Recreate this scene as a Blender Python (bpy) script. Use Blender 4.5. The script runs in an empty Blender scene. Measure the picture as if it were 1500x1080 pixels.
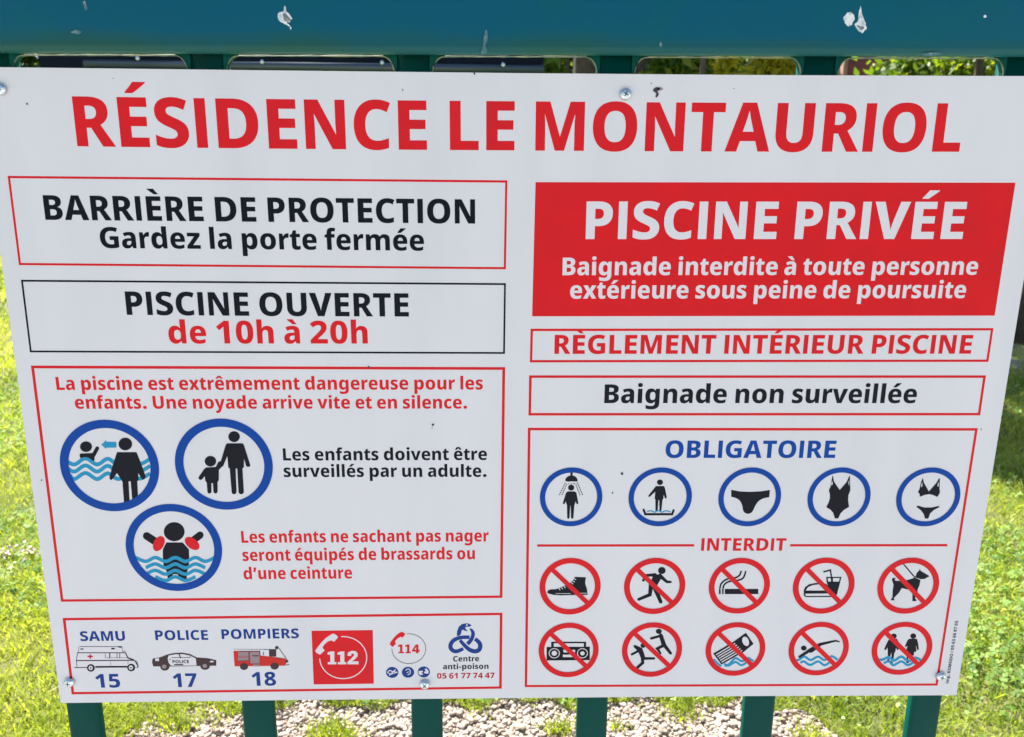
import bpy, math, random
import numpy as np
from mathutils import Vector, Matrix
from mathutils.geometry import tessellate_polygon

random.seed(7)
rng = np.random.default_rng(7)
SC = bpy.context.scene
COL = SC.collection

# ------------------------------------------------------------------ camera
F_PX, PW, PH = 1100.0, 1500.0, 1080.0
PITCH, YAW, ROLL = 0.22100709, -0.02773891, 0.00764453
CAM = Vector((-0.02, -0.5889156, 1.35))
cp, sp, cy, sy, cr, sr = (math.cos(PITCH), math.sin(PITCH), math.cos(YAW), math.sin(YAW), math.cos(ROLL), math.sin(ROLL))
_R = Matrix(((cr, sr, 0), (-sr, cr, 0), (0, 0, 1))) @ Matrix(((1, 0, 0), (0, cp, sp), (0, -sp, cp))) @ \
     Matrix(((1, 0, 0), (0, 0, 1), (0, 1, 0))) @ Matrix(((cy, sy, 0), (-sy, cy, 0), (0, 0, 1)))
RIGHT, UP, FWD = Vector(_R[0]), Vector(_R[1]), Vector(_R[2])
cd = bpy.data.cameras.new('camera')
cam = bpy.data.objects.new('camera', cd)
COL.objects.link(cam)
cam.matrix_world = Matrix(((RIGHT.x, UP.x, -FWD.x, CAM.x), (RIGHT.y, UP.y, -FWD.y, CAM.y), (RIGHT.z, UP.z, -FWD.z, CAM.z), (0, 0, 0, 1)))
cd.sensor_fit = 'HORIZONTAL'
cd.sensor_width = 36.0
cd.lens = F_PX / PW * 36.0
cd.clip_start = 0.02
cd.clip_end = 1500
cd.dof.use_dof = True
cd.dof.focus_distance = 0.66
cd.dof.aperture_fstop = 14.0
SC.camera = cam

# ------------------------------------------------------------------ daylight
SUN_EL, SUN_AZ = math.radians(58), math.radians(-30)      # sun stands high behind the sign, to the left
w = bpy.data.worlds.new('World'); SC.world = w; w.use_nodes = True
nt = w.node_tree; nt.nodes.clear()
sky = nt.nodes.new('ShaderNodeTexSky'); sky.sky_type = 'NISHITA'; sky.sun_disc = False
sky.sun_elevation = SUN_EL; sky.sun_rotation = SUN_AZ
sky.air_density = 1.0; sky.dust_density = 1.5; sky.ozone_density = 1.0
bg = nt.nodes.new('ShaderNodeBackground'); bg.inputs[1].default_value = 0.062
wo = nt.nodes.new('ShaderNodeOutputWorld')
nt.links.new(sky.outputs[0], bg.inputs[0]); nt.links.new(bg.outputs[0], wo.inputs[0])
sd = bpy.data.lights.new('sun', 'SUN'); sd.energy = 5.0; sd.angle = math.radians(0.5); sd.color = (1.0, 0.95, 0.86)
sun = bpy.data.objects.new('sun', sd); COL.objects.link(sun)
sdir = Vector((math.sin(SUN_AZ) * math.cos(SUN_EL), math.cos(SUN_AZ) * math.cos(SUN_EL), math.sin(SUN_EL)))
sun.rotation_euler = sdir.to_track_quat('Z', 'Y').to_euler()
SC.view_settings.view_transform = 'Standard'
SC.view_settings.look = 'None'
SC.view_settings.gamma = 1.0
SC.view_settings.use_curve_mapping = False
SC.view_settings.exposure = 1.80
SC.cycles.use_denoising = True
SC.cycles.max_bounces = 8
SC.cycles.transmission_bounces = 4


# ------------------------------------------------------------------ helpers
def at(u, v, Y=0.0):
    """where the sight line through photo point (u, v) meets the upright plane y = Y"""
    d = RIGHT * ((u - PW / 2) / F_PX) + UP * (-(v - PH / 2) / F_PX) + FWD
    return CAM + d * ((Y - CAM.y) / d.y)


def on_ground(u, v, z=0.0):
    d = RIGHT * ((u - PW / 2) / F_PX) + UP * (-(v - PH / 2) / F_PX) + FWD
    return CAM + d * ((z - CAM.z) / d.z)


def mesh_obj(name, verts, faces, mat=None, parent=None, smooth=False, kind=None, label=None):
    me = bpy.data.meshes.new(name)
    me.from_pydata([tuple(v) for v in verts], [], faces)
    if mat: me.materials.append(mat)
    if smooth: me.polygons.foreach_set('use_smooth', [True] * len(me.polygons))
    me.update()
    o = bpy.data.objects.new(name, me)
    COL.objects.link(o)
    if parent: o.parent = parent
    if kind: o['kind'] = kind
    if label: o['label'] = label
    return o


def np_mesh(name, V, F, mat, parent=None, kind=None, attr=None, smooth=False):
    """V (n,3), F (m,k) with k the same for all faces; attr = per-vertex float called tint"""
    me = bpy.data.meshes.new(name)
    k = F.shape[1]
    me.vertices.add(len(V)); me.vertices.foreach_set('co', V.astype(np.float32).ravel())
    me.loops.add(F.size); me.loops.foreach_set('vertex_index', F.astype(np.int32).ravel())
    me.polygons.add(len(F))
    me.polygons.foreach_set('loop_start', np.arange(len(F), dtype=np.int32) * k)
    me.polygons.foreach_set('loop_total', np.full(len(F), k, dtype=np.int32))
    if attr is not None:
        a = me.attributes.new('tint', 'FLOAT', 'POINT'); a.data.foreach_set('value', attr.astype(np.float32))
    me.materials.append(mat)
    if smooth: me.polygons.foreach_set('use_smooth', np.ones(len(F), dtype=bool))
    me.update(calc_edges=True)
    o = bpy.data.objects.new(name, me); COL.objects.link(o)
    if parent: o.parent = parent
    if kind: o['kind'] = kind
    return o


def thing(name, label, cat, loc=(0, 0, 0), group=None, rz=0.0):
    o = bpy.data.objects.new(name, None); COL.objects.link(o)
    o.empty_display_size = 0.1
    o.location = loc; o.rotation_euler = (0, 0, rz)
    o['label'] = label; o['category'] = cat
    if group: o['group'] = group
    return o


def mat(name, col, rough=0.5, metal=0.0, spec=0.5, noise=None, bump=None, coat=0.0):
    """noise = (scale, second colour, low, high): blotches of a second colour; bump = (scale, strength)"""
    m = bpy.data.materials.new(name); m.use_nodes = True
    n = m.node_tree.nodes; L = m.node_tree.links; b = n['Principled BSDF']
    b.inputs['Base Color'].default_value = (*col, 1); b.inputs['Roughness'].default_value = rough
    b.inputs['Metallic'].default_value = metal; b.inputs['Specular IOR Level'].default_value = spec
    b.inputs['Coat Weight'].default_value = coat
    tc = n.new('ShaderNodeTexCoord')
    if noise:
        t = n.new('ShaderNodeTexNoise'); t.inputs['Scale'].default_value = noise[0]; t.inputs['Detail'].default_value = 7
        r = n.new('ShaderNodeMapRange'); r.inputs[1].default_value = noise[2]; r.inputs[2].default_value = noise[3]
        x = n.new('ShaderNodeMix'); x.data_type = 'RGBA'
        x.inputs[6].default_value = (*col, 1); x.inputs[7].default_value = (*noise[1], 1)
        L.new(tc.outputs['Object'], t.inputs['Vector']); L.new(t.outputs[0], r.inputs[0])
        L.new(r.outputs[0], x.inputs[0]); L.new(x.outputs[2], b.inputs['Base Color'])
    if bump:
        t = n.new('ShaderNodeTexNoise'); t.inputs['Scale'].default_value = bump[0]; t.inputs['Detail'].default_value = 5
        q = n.new('ShaderNodeBump'); q.inputs['Strength'].default_value = bump[1]; q.inputs['Distance'].default_value = 0.001 if bump[0] > 60 else 0.01
        L.new(tc.outputs['Object'], t.inputs['Vector']); L.new(t.outputs[0], q.inputs['Height']); L.new(q.outputs[0], b.inputs['Normal'])
    return m


def leaf_mat(name, c0, c1, c2, trans=0.45, tcol=None, sc=3.0, rough=0.5):
    """foliage: three tones spread by a per-leaf value, light passing through the leaf"""
    m = bpy.data.materials.new(name); m.use_nodes = True
    n = m.node_tree.nodes; L = m.node_tree.links; b = n['Principled BSDF']; out = n['Material Output']
    a = n.new('ShaderNodeAttribute'); a.attribute_name = 'tint'
    r = n.new('ShaderNodeValToRGB'); e = r.color_ramp.elements
    e[0].position = 0.0; e[0].color = (*c0, 1); e[1].position = 1.0; e[1].color = (*c2, 1)
    k = e.new(0.5); k.color = (*c1, 1)
    L.new(a.outputs['Fac'], r.inputs[0])
    b.inputs['Roughness'].default_value = rough
    L.new(r.outputs[0], b.inputs['Base Color'])
    t = n.new('ShaderNodeBsdfTranslucent')
    hs = n.new('ShaderNodeMix'); hs.data_type = 'RGBA'; hs.blend_type = 'MULTIPLY'; hs.inputs[0].default_value = 1.0
    hs.inputs[7].default_value = (*(tcol or (1.5, 1.35, 0.5)), 1)
    L.new(r.outputs[0], hs.inputs[6]); L.new(hs.outputs[2], t.inputs['Color'])
    x = n.new('ShaderNodeMixShader'); x.inputs[0].default_value = trans
    L.new(b.outputs[0], x.inputs[1]); L.new(t.outputs[0], x.inputs[2]); L.new(x.outputs[0], out.inputs['Surface'])
    return m


def box(x0, x1, y0, y1, z0, z1):
    V = [(x0, y0, z0), (x1, y0, z0), (x1, y1, z0), (x0, y1, z0), (x0, y0, z1), (x1, y0, z1), (x1, y1, z1), (x0, y1, z1)]
    return V, [(3, 2, 1, 0), (4, 5, 6, 7), (0, 1, 5, 4), (1, 2, 6, 5), (2, 3, 7, 6), (3, 0, 4, 7)]


def round_box_x(xa, xb, za_, zb_, y0, y1, h, r, seg=4):
    """a bar along x with a rounded rectangular section; za_, zb_ = height of its underside at both ends"""
    sec = []
    for (cy_, cz_, a0) in ((y0 + r, r, 180), (y1 - r, r, 270), (y1 - r, h - r, 0), (y0 + r, h - r, 90)):
        for i in range(seg + 1):
            a = math.radians(a0 + 90 * i / seg)
            sec.append((cy_ + r * math.cos(a), cz_ + r * math.sin(a)))
    n = len(sec)
    V = [(xa, y, za_ + z) for y, z in sec] + [(xb, y, zb_ + z) for y, z in sec]
    Fc = [(i, (i + 1) % n, n + (i + 1) % n, n + i) for i in range(n)] + [tuple(range(n))[::-1], tuple(range(n, 2 * n))]
    return V, Fc


def tube(pts, rad, seg=10, cap=True):
    V, Fc = [], []
    pts = [Vector(p) for p in pts]
    for i, p in enumerate(pts):
        d = (pts[min(i + 1, len(pts) - 1)] - pts[max(i - 1, 0)]).normalized()
        a = Vector((0, 0, 1)) if abs(d.z) < 0.9 else Vector((1, 0, 0))
        u = d.cross(a).normalized(); v = d.cross(u)
        r = rad[i] if isinstance(rad, (list, tuple)) else rad
        for k in range(seg):
            t = 2 * math.pi * k / seg
            V.append(p + u * (r * math.cos(t)) + v * (r * math.sin(t)))
    for i in range(len(pts) - 1):
        for k in range(seg):
            k2 = (k + 1) % seg
            Fc.append((i * seg + k, i * seg + k2, (i + 1) * seg + k2, (i + 1) * seg + k))
    if cap:
        Fc.append(tuple(range(seg))[::-1]); Fc.append(tuple(range((len(pts) - 1) * seg, len(pts) * seg)))
    return V, Fc


def join(*vf):
    V, Fc = [], []
    for v, f in vf:
        b = len(V); V += list(v); Fc += [tuple(i + b for i in q) for q in f]
    return V, Fc


# ------------------------------------------------------------------ print: flat inks on the face of the sign (y = 0), each ink a thin layer
class Ink:
    """collects flat shapes given in photo points of a crop (ox, oy, scale); build() lays them on the sign face"""
    def __init__(s, layer, ox=0, oy=0, sc=1):
        s.y = -0.00004 * layer; s.o = (ox, oy, sc); s.V = []; s.F = []; s.k = 0

    def pt(s, p):
        q = at(s.o[0] + p[0] / s.o[2], s.o[1] + p[1] / s.o[2])
        return (q.x, q.z)

    def raw(s, loops):
        """loops in sign coordinates (x, z); first is the outline, the others holes"""
        y = s.y - 8e-7 * s.k
        b = len(s.V)
        vl = [[Vector((x, z, 0)) for x, z in lp] for lp in loops]
        for lp in loops:
            s.V += [(x, y, z) for x, z in lp]
        flat = [p for lp in loops for p in lp]
        for t in tessellate_polygon(vl):
            i, j, k = t
            (ax, az), (bx, bz), (cx, cz) = flat[i], flat[j], flat[k]
            cr_ = (bx - ax) * (cz - az) - (bz - az) * (cx - ax)
            if abs(cr_) < 1e-13: continue
            s.F.append((b + i, b + j, b + k) if cr_ > 0 else (b + i, b + k, b + j))   # facing -y

    def poly(s, pts, holes=()):
        s.k += 1
        s.raw([[s.pt(p) for p in pts]] + [[s.pt(p) for p in h] for h in holes]); return s

    def smooth(s, pts, n=6):
        return s.poly(cat_closed(pts, n))

    def ell(s, cx, cy_, rx, ry, rot=0, n=28, hole=0):
        c, q = math.cos(rot), math.sin(rot)
        f = lambda k: [(cx + k * rx * math.cos(t) * c - k * ry * math.sin(t) * q, cy_ + k * rx * math.cos(t) * q + k * ry * math.sin(t) * c)
                       for t in [2 * math.pi * i / n for i in range(n)]]
        return s.poly(f(1), [f(hole)] if hole else ())

    def line(s, pts, wd, curve=False, round_=True):
        if curve: pts = cat_open(pts, 6)
        s.k += 1
        n = len(pts); L_, R_ = [], []
        ww = wd if isinstance(wd, (list, tuple)) else [wd] * n
        if len(ww) != n: ww = list(np.interp(np.linspace(0, 1, n), np.linspace(0, 1, len(ww)), ww))
        for i, p in enumerate(pts):
            a, b = pts[max(i - 1, 0)], pts[min(i + 1, n - 1)]
            if 0 < i < n - 1:
                d1 = unit(p, pts[i + 1]); d0 = unit(pts[i - 1], p)
                dx, dy = d0[0] + d1[0], d0[1] + d1[1]; l = math.hypot(dx, dy) or 1; dx /= l; dy /= l
                m = 1 / max(0.5, dx * d0[0] + dy * d0[1])
            else:
                dx, dy = unit(a, b); m = 1
            h = ww[i] / 2 * m
            L_.append((p[0] - dy * h, p[1] + dx * h)); R_.append((p[0] + dy * h, p[1] - dx * h))
        if round_:
            d = unit(pts[-2], pts[-1]); a0 = math.atan2(d[1], d[0]); h = ww[-1] / 2
            e = [(pts[-1][0] + h * math.cos(a0 + t), pts[-1][1] + h * math.sin(a0 + t)) for t in (1.2, .8, .4, 0, -.4, -.8, -1.2)]
            d = unit(pts[1], pts[0]); a0 = math.atan2(d[1], d[0]); h = ww[0] / 2
            g = [(pts[0][0] + h * math.cos(a0 + t), pts[0][1] + h * math.sin(a0 + t)) for t in (1.2, .8, .4, 0, -.4, -.8, -1.2)]
        else: e, g = [], []
        s.raw([[s.pt(p) for p in L_ + e + R_[::-1] + g]]); return s

    def ring(s, x0, x1, y0, y1, k):
        """a ring whose outline spans the photo box; k = inner / outer radius"""
        c = at((x0 + x1) / 2, (y0 + y1) / 2); a = at(x0, (y0 + y1) / 2); b = at(x1, (y0 + y1) / 2)
        t_ = at((x0 + x1) / 2, y0); d = at((x0 + x1) / 2, y1)
        rx, rz = (b.x - a.x) / 2 * 0.994, (t_.z - d.z) / 2
        s.c, s.rx, s.rz = ((a.x + b.x) / 2, (t_.z + d.z) / 2), rx, rz
        f = lambda q: [(s.c[0] + q * rx * math.cos(t), s.c[1] + q * rz * math.sin(t)) for t in [2 * math.pi * i / 72 for i in range(72)]]
        s.raw([f(1), f(k)]); return s

    def build(s, name, m, parent, label=None):
        return mesh_obj(name, s.V, s.F, m, parent, label=label)


def unit(a, b):
    dx, dy = b[0] - a[0], b[1] - a[1]; l = math.hypot(dx, dy) or 1
    return dx / l, dy / l


def _cr(p0, p1, p2, p3, t):
    return tuple(0.5 * ((2 * b) + (-a + c) * t + (2 * a - 5 * b + 4 * c - d) * t * t + (-a + 3 * b - 3 * c + d) * t ** 3)
                 for a, b, c, d in zip(p0, p1, p2, p3))


def cat_open(p, n):
    q = [p[0]] + list(p) + [p[-1]]; out = []
    for i in range(1, len(q) - 2):
        out += [_cr(q[i - 1], q[i], q[i + 1], q[i + 2], k / n) for k in range(n)]
    return out + [p[-1]]


def cat_closed(p, n):
    m = len(p); out = []
    for i in range(m):
        out += [_cr(p[i - 1], p[i], p[(i + 1) % m], p[(i + 2) % m], k / n) for k in range(n)]
    return out

# ------------------------------------------------------------------ letter shapes: advance, then outline points x y on-curve, per thousand
GLYPHS = {
' ':(202,''),
'-':(324,'26 188 1 26 318 1 298 318 1 298 188 1'),
'.':(286,'50 72 1 50 116 0 102 156 0 144 156 1 184 156 0 236 115 0 236 72 1 236 29 0 184 -12 0 144 -12 1 102 -12 0 50 29 0'),
'/':(331,'5 0 1 211 674 1 329 674 1 123 0 1'),
'0':(555,'519 337 1 519 255 0 493 127 0 436 38 0 344 -9 0 277 -9 1 195 -9 0 87 74 0 36 229 0 36 337 1 36 446 0 83 601 0 189 684 0 277 684 1 360 684 0 467 602 0 519 446 0|196 337 1 196 264 0 210 167 0 245 118 0 277 118 1 309 118 0 344 166 0 359 264 0 359 337 1 359 410 0 344 507 0 309 556 0 277 556 1 245 556 0 210 507 0 196 410 0'),
'1':(555,'414 0 1 253 0 1 253 366 1 253 380 0 253 426 0 255 480 0 256 502 1 243 488 0 221 467 0 209 457 1 133 395 1 50 496 1 272 674 1 414 674 1'),
'2':(555,'516 0 1 33 0 1 33 108 1 201 277 1 253 330 0 314 398 0 340 450 0 340 480 1 340 516 0 294 550 0 261 550 1 225 550 0 158 515 0 116 480 1 29 583 1 58 609 0 126 655 0 215 683 0 277 683 1 345 683 0 444 636 0 499 554 0 499 500 1 499 443 0 456 352 0 371 260 0 309 204 1 238 137 1 238 132 1 516 132 1'),
'3':(555,'492 525 1 492 478 0 452 409 0 385 366 0 344 355 1 344 352 1 426 342 0 512 263 0 512 192 1 512 137 0 453 44 0 331 -9 0 234 -9 1 171 -9 0 78 9 0 35 27 1 35 161 1 79 139 0 174 117 0 214 117 1 287 117 0 343 162 0 343 201 1 343 229 0 315 266 0 247 285 0 188 285 1 140 285 1 140 406 1 189 406 1 242 406 0 306 428 0 336 466 0 336 491 1 336 523 0 288 555 0 248 555 1 217 555 0 161 539 0 119 518 0 105 509 1 36 615 1 77 643 0 186 683 0 270 683 1 375 683 0 492 598 0'),
'4':(555,'540 136 1 459 136 1 459 0 1 301 0 1 301 136 1 17 136 1 17 255 1 309 675 1 459 675 1 459 257 1 540 257 1|301 367 1 301 381 0 302 416 0 304 449 0 305 474 0 305 478 1 301 478 1 292 458 0 276 428 0 264 410 1 158 257 1 301 257 1'),
'5':(555,'298 435 1 358 435 0 453 385 0 509 291 0 509 222 1 509 148 0 448 44 0 328 -9 0 238 -9 1 180 -9 0 84 9 0 48 27 1 48 160 1 83 143 0 184 117 0 226 117 1 264 117 0 318 139 0 347 184 0 347 216 1 347 261 0 284 311 0 221 311 1 195 311 0 141 301 0 122 296 1 60 327 1 86 674 1 463 674 1 463 540 1 222 540 1 212 426 1 227 429 0 264 435 0'),
'6':(555,'37 286 1 37 344 0 54 458 0 97 560 0 175 638 0 295 683 0 383 683 1 403 683 0 459 679 0 477 676 1 477 550 1 458 554 0 412 559 0 380 559 1 325 559 0 251 531 0 207 479 0 186 408 0 183 364 1 189 364 1 202 387 0 239 422 0 292 443 0 330 443 1 390 443 0 475 393 0 522 296 0 522 227 1 522 153 0 465 47 0 360 -9 0 287 -9 1 235 -9 0 143 26 0 75 99 0 37 210 0|284 117 1 321 117 0 366 169 0 366 224 1 366 269 0 327 320 0 286 320 1 258 320 0 219 295 0 197 256 0 197 235 1 197 214 0 208 173 0 229 138 0 262 117 0'),
'7':(555,'105 0 1 349 541 1 38 541 1 38 674 1 520 674 1 520 577 1 272 0 1'),
'8':(555,'279 683 1 377 683 0 500 602 0 500 520 1 500 479 0 468 418 0 414 373 0 380 355 1 415 337 0 479 288 0 520 223 0 520 178 1 520 124 0 467 39 0 359 -9 0 278 -9 1 195 -9 0 87 37 0 35 121 0 35 176 1 35 223 0 69 288 0 127 334 0 163 352 1 133 371 0 85 419 0 55 481 0 55 521 1 55 575 0 113 646 0 214 683 0|183 182 1 183 148 0 231 106 0 276 106 1 325 106 0 372 146 0 372 179 1 372 203 0 345 241 0 305 269 0 285 278 1 272 285 1 247 273 0 206 243 0 183 206 0|278 567 1 248 567 0 206 535 0 206 507 1 206 488 0 225 457 0 258 433 0 277 423 1 296 432 0 328 454 0 349 485 0 349 507 1 349 535 0 308 567 0'),
'9':(555,'519 380 1 519 294 0 482 151 0 400 47 0 268 -9 0 173 -9 1 153 -9 0 99 -7 0 80 -4 1 80 123 1 100 119 0 141 115 0 166 115 1 226 115 0 304 144 0 349 196 0 370 268 0 372 310 1 366 310 1 353 287 0 317 252 0 263 231 0 223 231 1 166 231 0 80 281 0 34 379 0 34 447 1 34 522 0 91 627 0 197 683 0 269 683 1 321 683 0 412 647 0 480 574 0 519 459 0|273 556 1 234 556 0 189 504 0 189 449 1 189 405 0 230 353 0 270 353 1 297 353 0 336 378 0 359 418 0 359 439 1 359 460 0 349 501 0 328 536 0 295 556 0'),
'A':(656,'484 0 1 441 146 1 216 146 1 172 0 1 0 0 1 226 677 1 428 677 1 656 0 1|367 412 1 363 429 0 347 488 0 332 551 0 328 571 1 324 549 0 310 490 0 296 433 0 290 413 1 250 277 1 407 277 1'),
'B':(604,'289 674 1 424 674 0 545 591 0 545 506 1 545 464 0 516 403 0 467 365 0 438 358 1 438 353 1 470 346 0 526 311 0 560 247 0 560 196 1 560 135 0 501 47 0 393 0 0 318 0 1 73 0 1 73 674 1|293 408 1 344 408 0 386 450 0 386 484 1 386 519 0 339 553 0 288 553 1 228 553 1 228 408 1|228 291 1 228 123 1 303 123 1 356 123 0 399 170 0 399 209 1 399 232 0 380 269 0 336 291 0 299 291 1'),
'C':(595,'367 553 1 331 553 0 273 523 0 232 466 0 211 386 0 211 335 1 211 267 0 247 171 0 320 121 0 374 121 1 418 121 0 498 144 0 538 160 1 538 26 1 497 7 0 408 -9 0 356 -9 1 251 -9 0 115 77 0 49 232 0 49 336 1 49 412 0 91 539 0 172 633 0 290 683 0 368 683 1 416 683 0 519 661 0 566 638 1 517 512 1 482 529 0 409 553 0'),
'D':(705,'654 349 1 654 233 0 565 77 0 404 0 0 293 0 1 79 0 1 79 674 1 310 674 1 419 674 0 572 599 0 654 455 0|485 344 1 485 412 0 445 501 0 367 544 0 309 544 1 241 544 1 241 131 1 294 131 1 392 131 0 485 236 0'),
'E':(528,'479 0 1 78 0 1 78 674 1 479 674 1 479 545 1 240 545 1 240 414 1 463 414 1 463 285 1 240 285 1 240 131 1 479 131 1'),
'G':(690,'350 385 1 625 385 1 625 30 1 573 12 0 444 -9 0 372 -9 1 274 -9 0 129 69 0 50 224 0 50 338 1 50 444 0 131 599 0 287 683 0 400 683 1 461 683 0 571 660 0 612 642 1 561 516 1 526 534 0 445 553 0 400 553 1 336 553 0 253 496 0 214 397 0 214 335 1 214 268 0 253 172 0 330 122 0 388 122 1 410 122 0 459 128 0 475 131 1 475 261 1 350 261 1'),
'I':(284,'261 0 1 23 0 1 23 76 1 79 105 1 79 569 1 23 598 1 23 674 1 261 674 1 261 598 1 205 569 1 205 105 1 261 76 1'),
'K':(614,'615 0 1 438 0 1 287 272 1 232 234 1 232 0 1 75 0 1 75 674 1 232 674 1 232 372 1 246 395 0 280 443 0 297 467 1 443 674 1 615 674 1 399 374 1'),
'L':(511,'74 0 1 74 674 1 229 674 1 229 129 1 482 129 1 482 0 1'),
'M':(846,'353 0 1 205 499 1 202 499 1 204 476 0 207 416 0 210 352 0 210 322 1 210 0 1 71 0 1 71 674 1 279 674 1 422 199 1 426 199 1 568 674 1 775 674 1 775 0 1 631 0 1 631 325 1 631 354 0 633 416 0 637 476 0 638 498 1 634 498 1 487 0 1'),
'N':(704,'634 0 1 444 0 1 203 478 1 200 478 1 202 452 0 205 392 0 207 334 0 207 309 1 207 0 1 70 0 1 70 674 1 259 674 1 499 203 1 502 203 1 501 228 0 498 286 0 496 343 0 496 366 1 496 674 1 634 674 1'),
'O':(741,'690 338 1 690 259 0 652 132 0 574 39 0 454 -9 0 370 -9 1 288 -9 0 167 40 0 88 132 0 50 260 0 50 339 1 50 444 0 119 599 0 261 684 0 371 684 1 482 684 0 623 599 0 690 443 0|217 338 1 217 271 0 249 175 0 317 123 0 370 123 1 425 123 0 492 175 0 523 271 0 523 338 1 523 439 0 453 554 0 371 554 1 317 554 0 249 502 0 217 405 0'),
'P':(580,'292 674 1 419 674 0 543 564 0 543 464 1 543 418 0 516 336 0 457 270 0 359 233 0 288 233 1 233 233 1 233 0 1 76 0 1 76 674 1|287 545 1 233 545 1 233 362 1 274 362 1 307 362 0 357 381 0 385 424 0 385 459 1 385 500 0 337 545 0'),
'R':(605,'279 674 1 366 674 0 482 629 0 540 542 0 540 477 1 540 433 0 511 365 0 459 314 0 425 296 1 610 0 1 433 0 1 292 254 1 230 254 1 230 0 1 74 0 1 74 674 1|276 552 1 230 552 1 230 374 1 276 374 1 325 374 0 381 419 0 381 469 1 381 497 0 359 533 0 313 552 0'),
'S':(540,'506 199 1 506 143 0 449 48 0 334 -9 0 246 -9 1 202 -9 0 133 -1 0 73 17 0 43 31 1 43 174 1 93 149 0 202 121 0 250 121 1 283 121 0 325 137 0 346 166 0 346 185 1 346 207 0 320 236 0 264 265 0 215 286 1 163 309 0 88 361 0 49 436 0 49 492 1 49 555 0 111 640 0 222 683 0 294 683 1 358 683 0 461 656 0 502 638 1 453 513 1 411 532 0 328 555 0 290 555 1 261 555 0 225 540 0 207 515 0 207 498 1 207 478 0 233 449 0 292 418 0 343 396 1 395 374 0 467 322 0 506 252 0'),
'T':(532,'344 0 1 188 0 1 188 544 1 19 544 1 19 674 1 512 674 1 512 544 1 344 544 1'),
'U':(698,'626 258 1 626 177 0 565 57 0 440 -9 0 347 -9 1 212 -9 0 72 130 0 72 256 1 72 674 1 230 674 1 230 266 1 230 192 0 291 123 0 350 123 1 392 123 0 444 155 0 468 218 0 468 267 1 468 674 1 626 674 1'),
'V':(634,'634 674 1 408 0 1 225 0 1 0 674 1 177 674 1 283 311 1 289 290 0 303 232 0 315 175 0 317 155 1 320 175 0 330 231 0 344 289 0 350 310 1 457 674 1'),
'a':(528,'282 528 1 372 528 0 469 434 0 469 343 1 469 0 1 364 0 1 337 69 1 333 69 1 314 42 0 271 7 0 216 -9 0 177 -9 1 133 -9 0 68 31 0 32 104 0 32 155 1 32 237 0 139 319 0 242 323 1 321 326 1 321 341 1 321 381 0 286 416 0 254 416 1 225 416 0 159 396 0 123 378 1 81 482 1 121 504 0 222 528 0|278 235 1 227 233 0 183 196 0 183 162 1 183 131 0 213 102 0 238 102 1 273 102 0 321 151 0 321 193 1 321 237 1'),
'b':(596,'223 552 1 223 524 0 219 472 0 216 451 1 223 451 1 243 484 0 311 527 0 364 527 1 448 527 0 553 391 0 553 260 1 553 172 0 505 52 0 418 -9 0 360 -9 1 305 -9 0 243 29 0 223 54 1 212 54 1 187 0 1 66 0 1 66 717 1 223 717 1|311 404 1 280 404 0 240 376 0 223 320 0 223 275 1 223 254 1 223 186 0 262 117 0 313 117 1 353 117 0 394 190 0 394 262 1 394 332 0 353 404 0'),
'c':(457,'273 -9 1 200 -9 0 95 47 0 39 165 0 39 257 1 39 345 0 99 466 0 207 528 0 282 528 1 325 528 0 401 509 0 433 491 1 390 377 1 363 391 0 312 406 0 285 406 1 255 406 0 213 373 0 191 307 0 191 257 1 191 208 0 213 144 0 256 113 0 286 113 1 321 113 0 388 135 0 419 155 1 419 32 1 390 13 0 318 -9 0'),
'd':(594,'230 -9 1 147 -9 0 42 127 0 42 259 1 42 391 0 149 528 0 235 528 1 270 528 0 322 508 0 361 474 0 375 452 1 379 452 1 376 471 0 372 534 0 372 562 1 372 717 1 528 717 1 528 0 1 409 0 1 378 66 1 372 66 1 358 45 0 320 11 0 266 -9 0|289 115 1 340 115 0 382 178 0 383 243 1 383 258 1 383 328 0 342 401 0 287 401 1 247 401 0 200 328 0 200 256 1 200 185 0 247 115 0'),
'e':(528,'270 527 1 339 527 0 438 473 0 491 368 0 491 292 1 491 218 1 190 218 1 191 163 0 249 103 0 305 103 1 349 103 0 422 122 0 462 142 1 462 28 1 426 9 0 343 -9 0 287 -9 1 210 -9 0 99 49 0 39 168 0 39 256 1 39 346 0 95 466 0 199 527 0|274 419 1 239 419 0 195 371 0 192 318 1 352 318 1 352 349 0 334 394 0 300 419 0'),
'f':(341,'332 403 1 230 403 1 230 0 1 82 0 1 82 403 1 14 403 1 14 478 1 83 518 1 83 531 1 83 631 0 160 722 0 243 722 1 277 722 0 333 711 0 365 700 1 333 597 1 320 601 0 290 607 0 273 607 1 251 607 0 230 575 0 230 539 1 230 518 1 332 518 1'),
'g':(590,'232 528 1 284 528 0 353 487 0 375 453 1 380 453 1 392 518 1 525 518 1 525 0 1 525 -74 0 468 -175 0 352 -227 0 262 -227 1 203 -227 0 109 -212 0 68 -195 1 68 -64 1 112 -84 0 198 -104 0 256 -104 1 312 -104 0 370 -55 0 370 -10 1 370 1 1 370 14 0 373 50 0 375 66 1 370 66 1 350 33 0 282 -9 0 230 -9 1 145 -9 0 42 129 0 42 258 1 42 388 0 146 528 0|286 405 1 258 405 0 219 371 0 200 305 0 200 256 1 200 182 0 243 113 0 288 113 1 313 113 0 348 128 0 370 159 0 380 207 0 380 239 1 380 261 1 380 309 0 362 373 0 321 405 0'),
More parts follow.
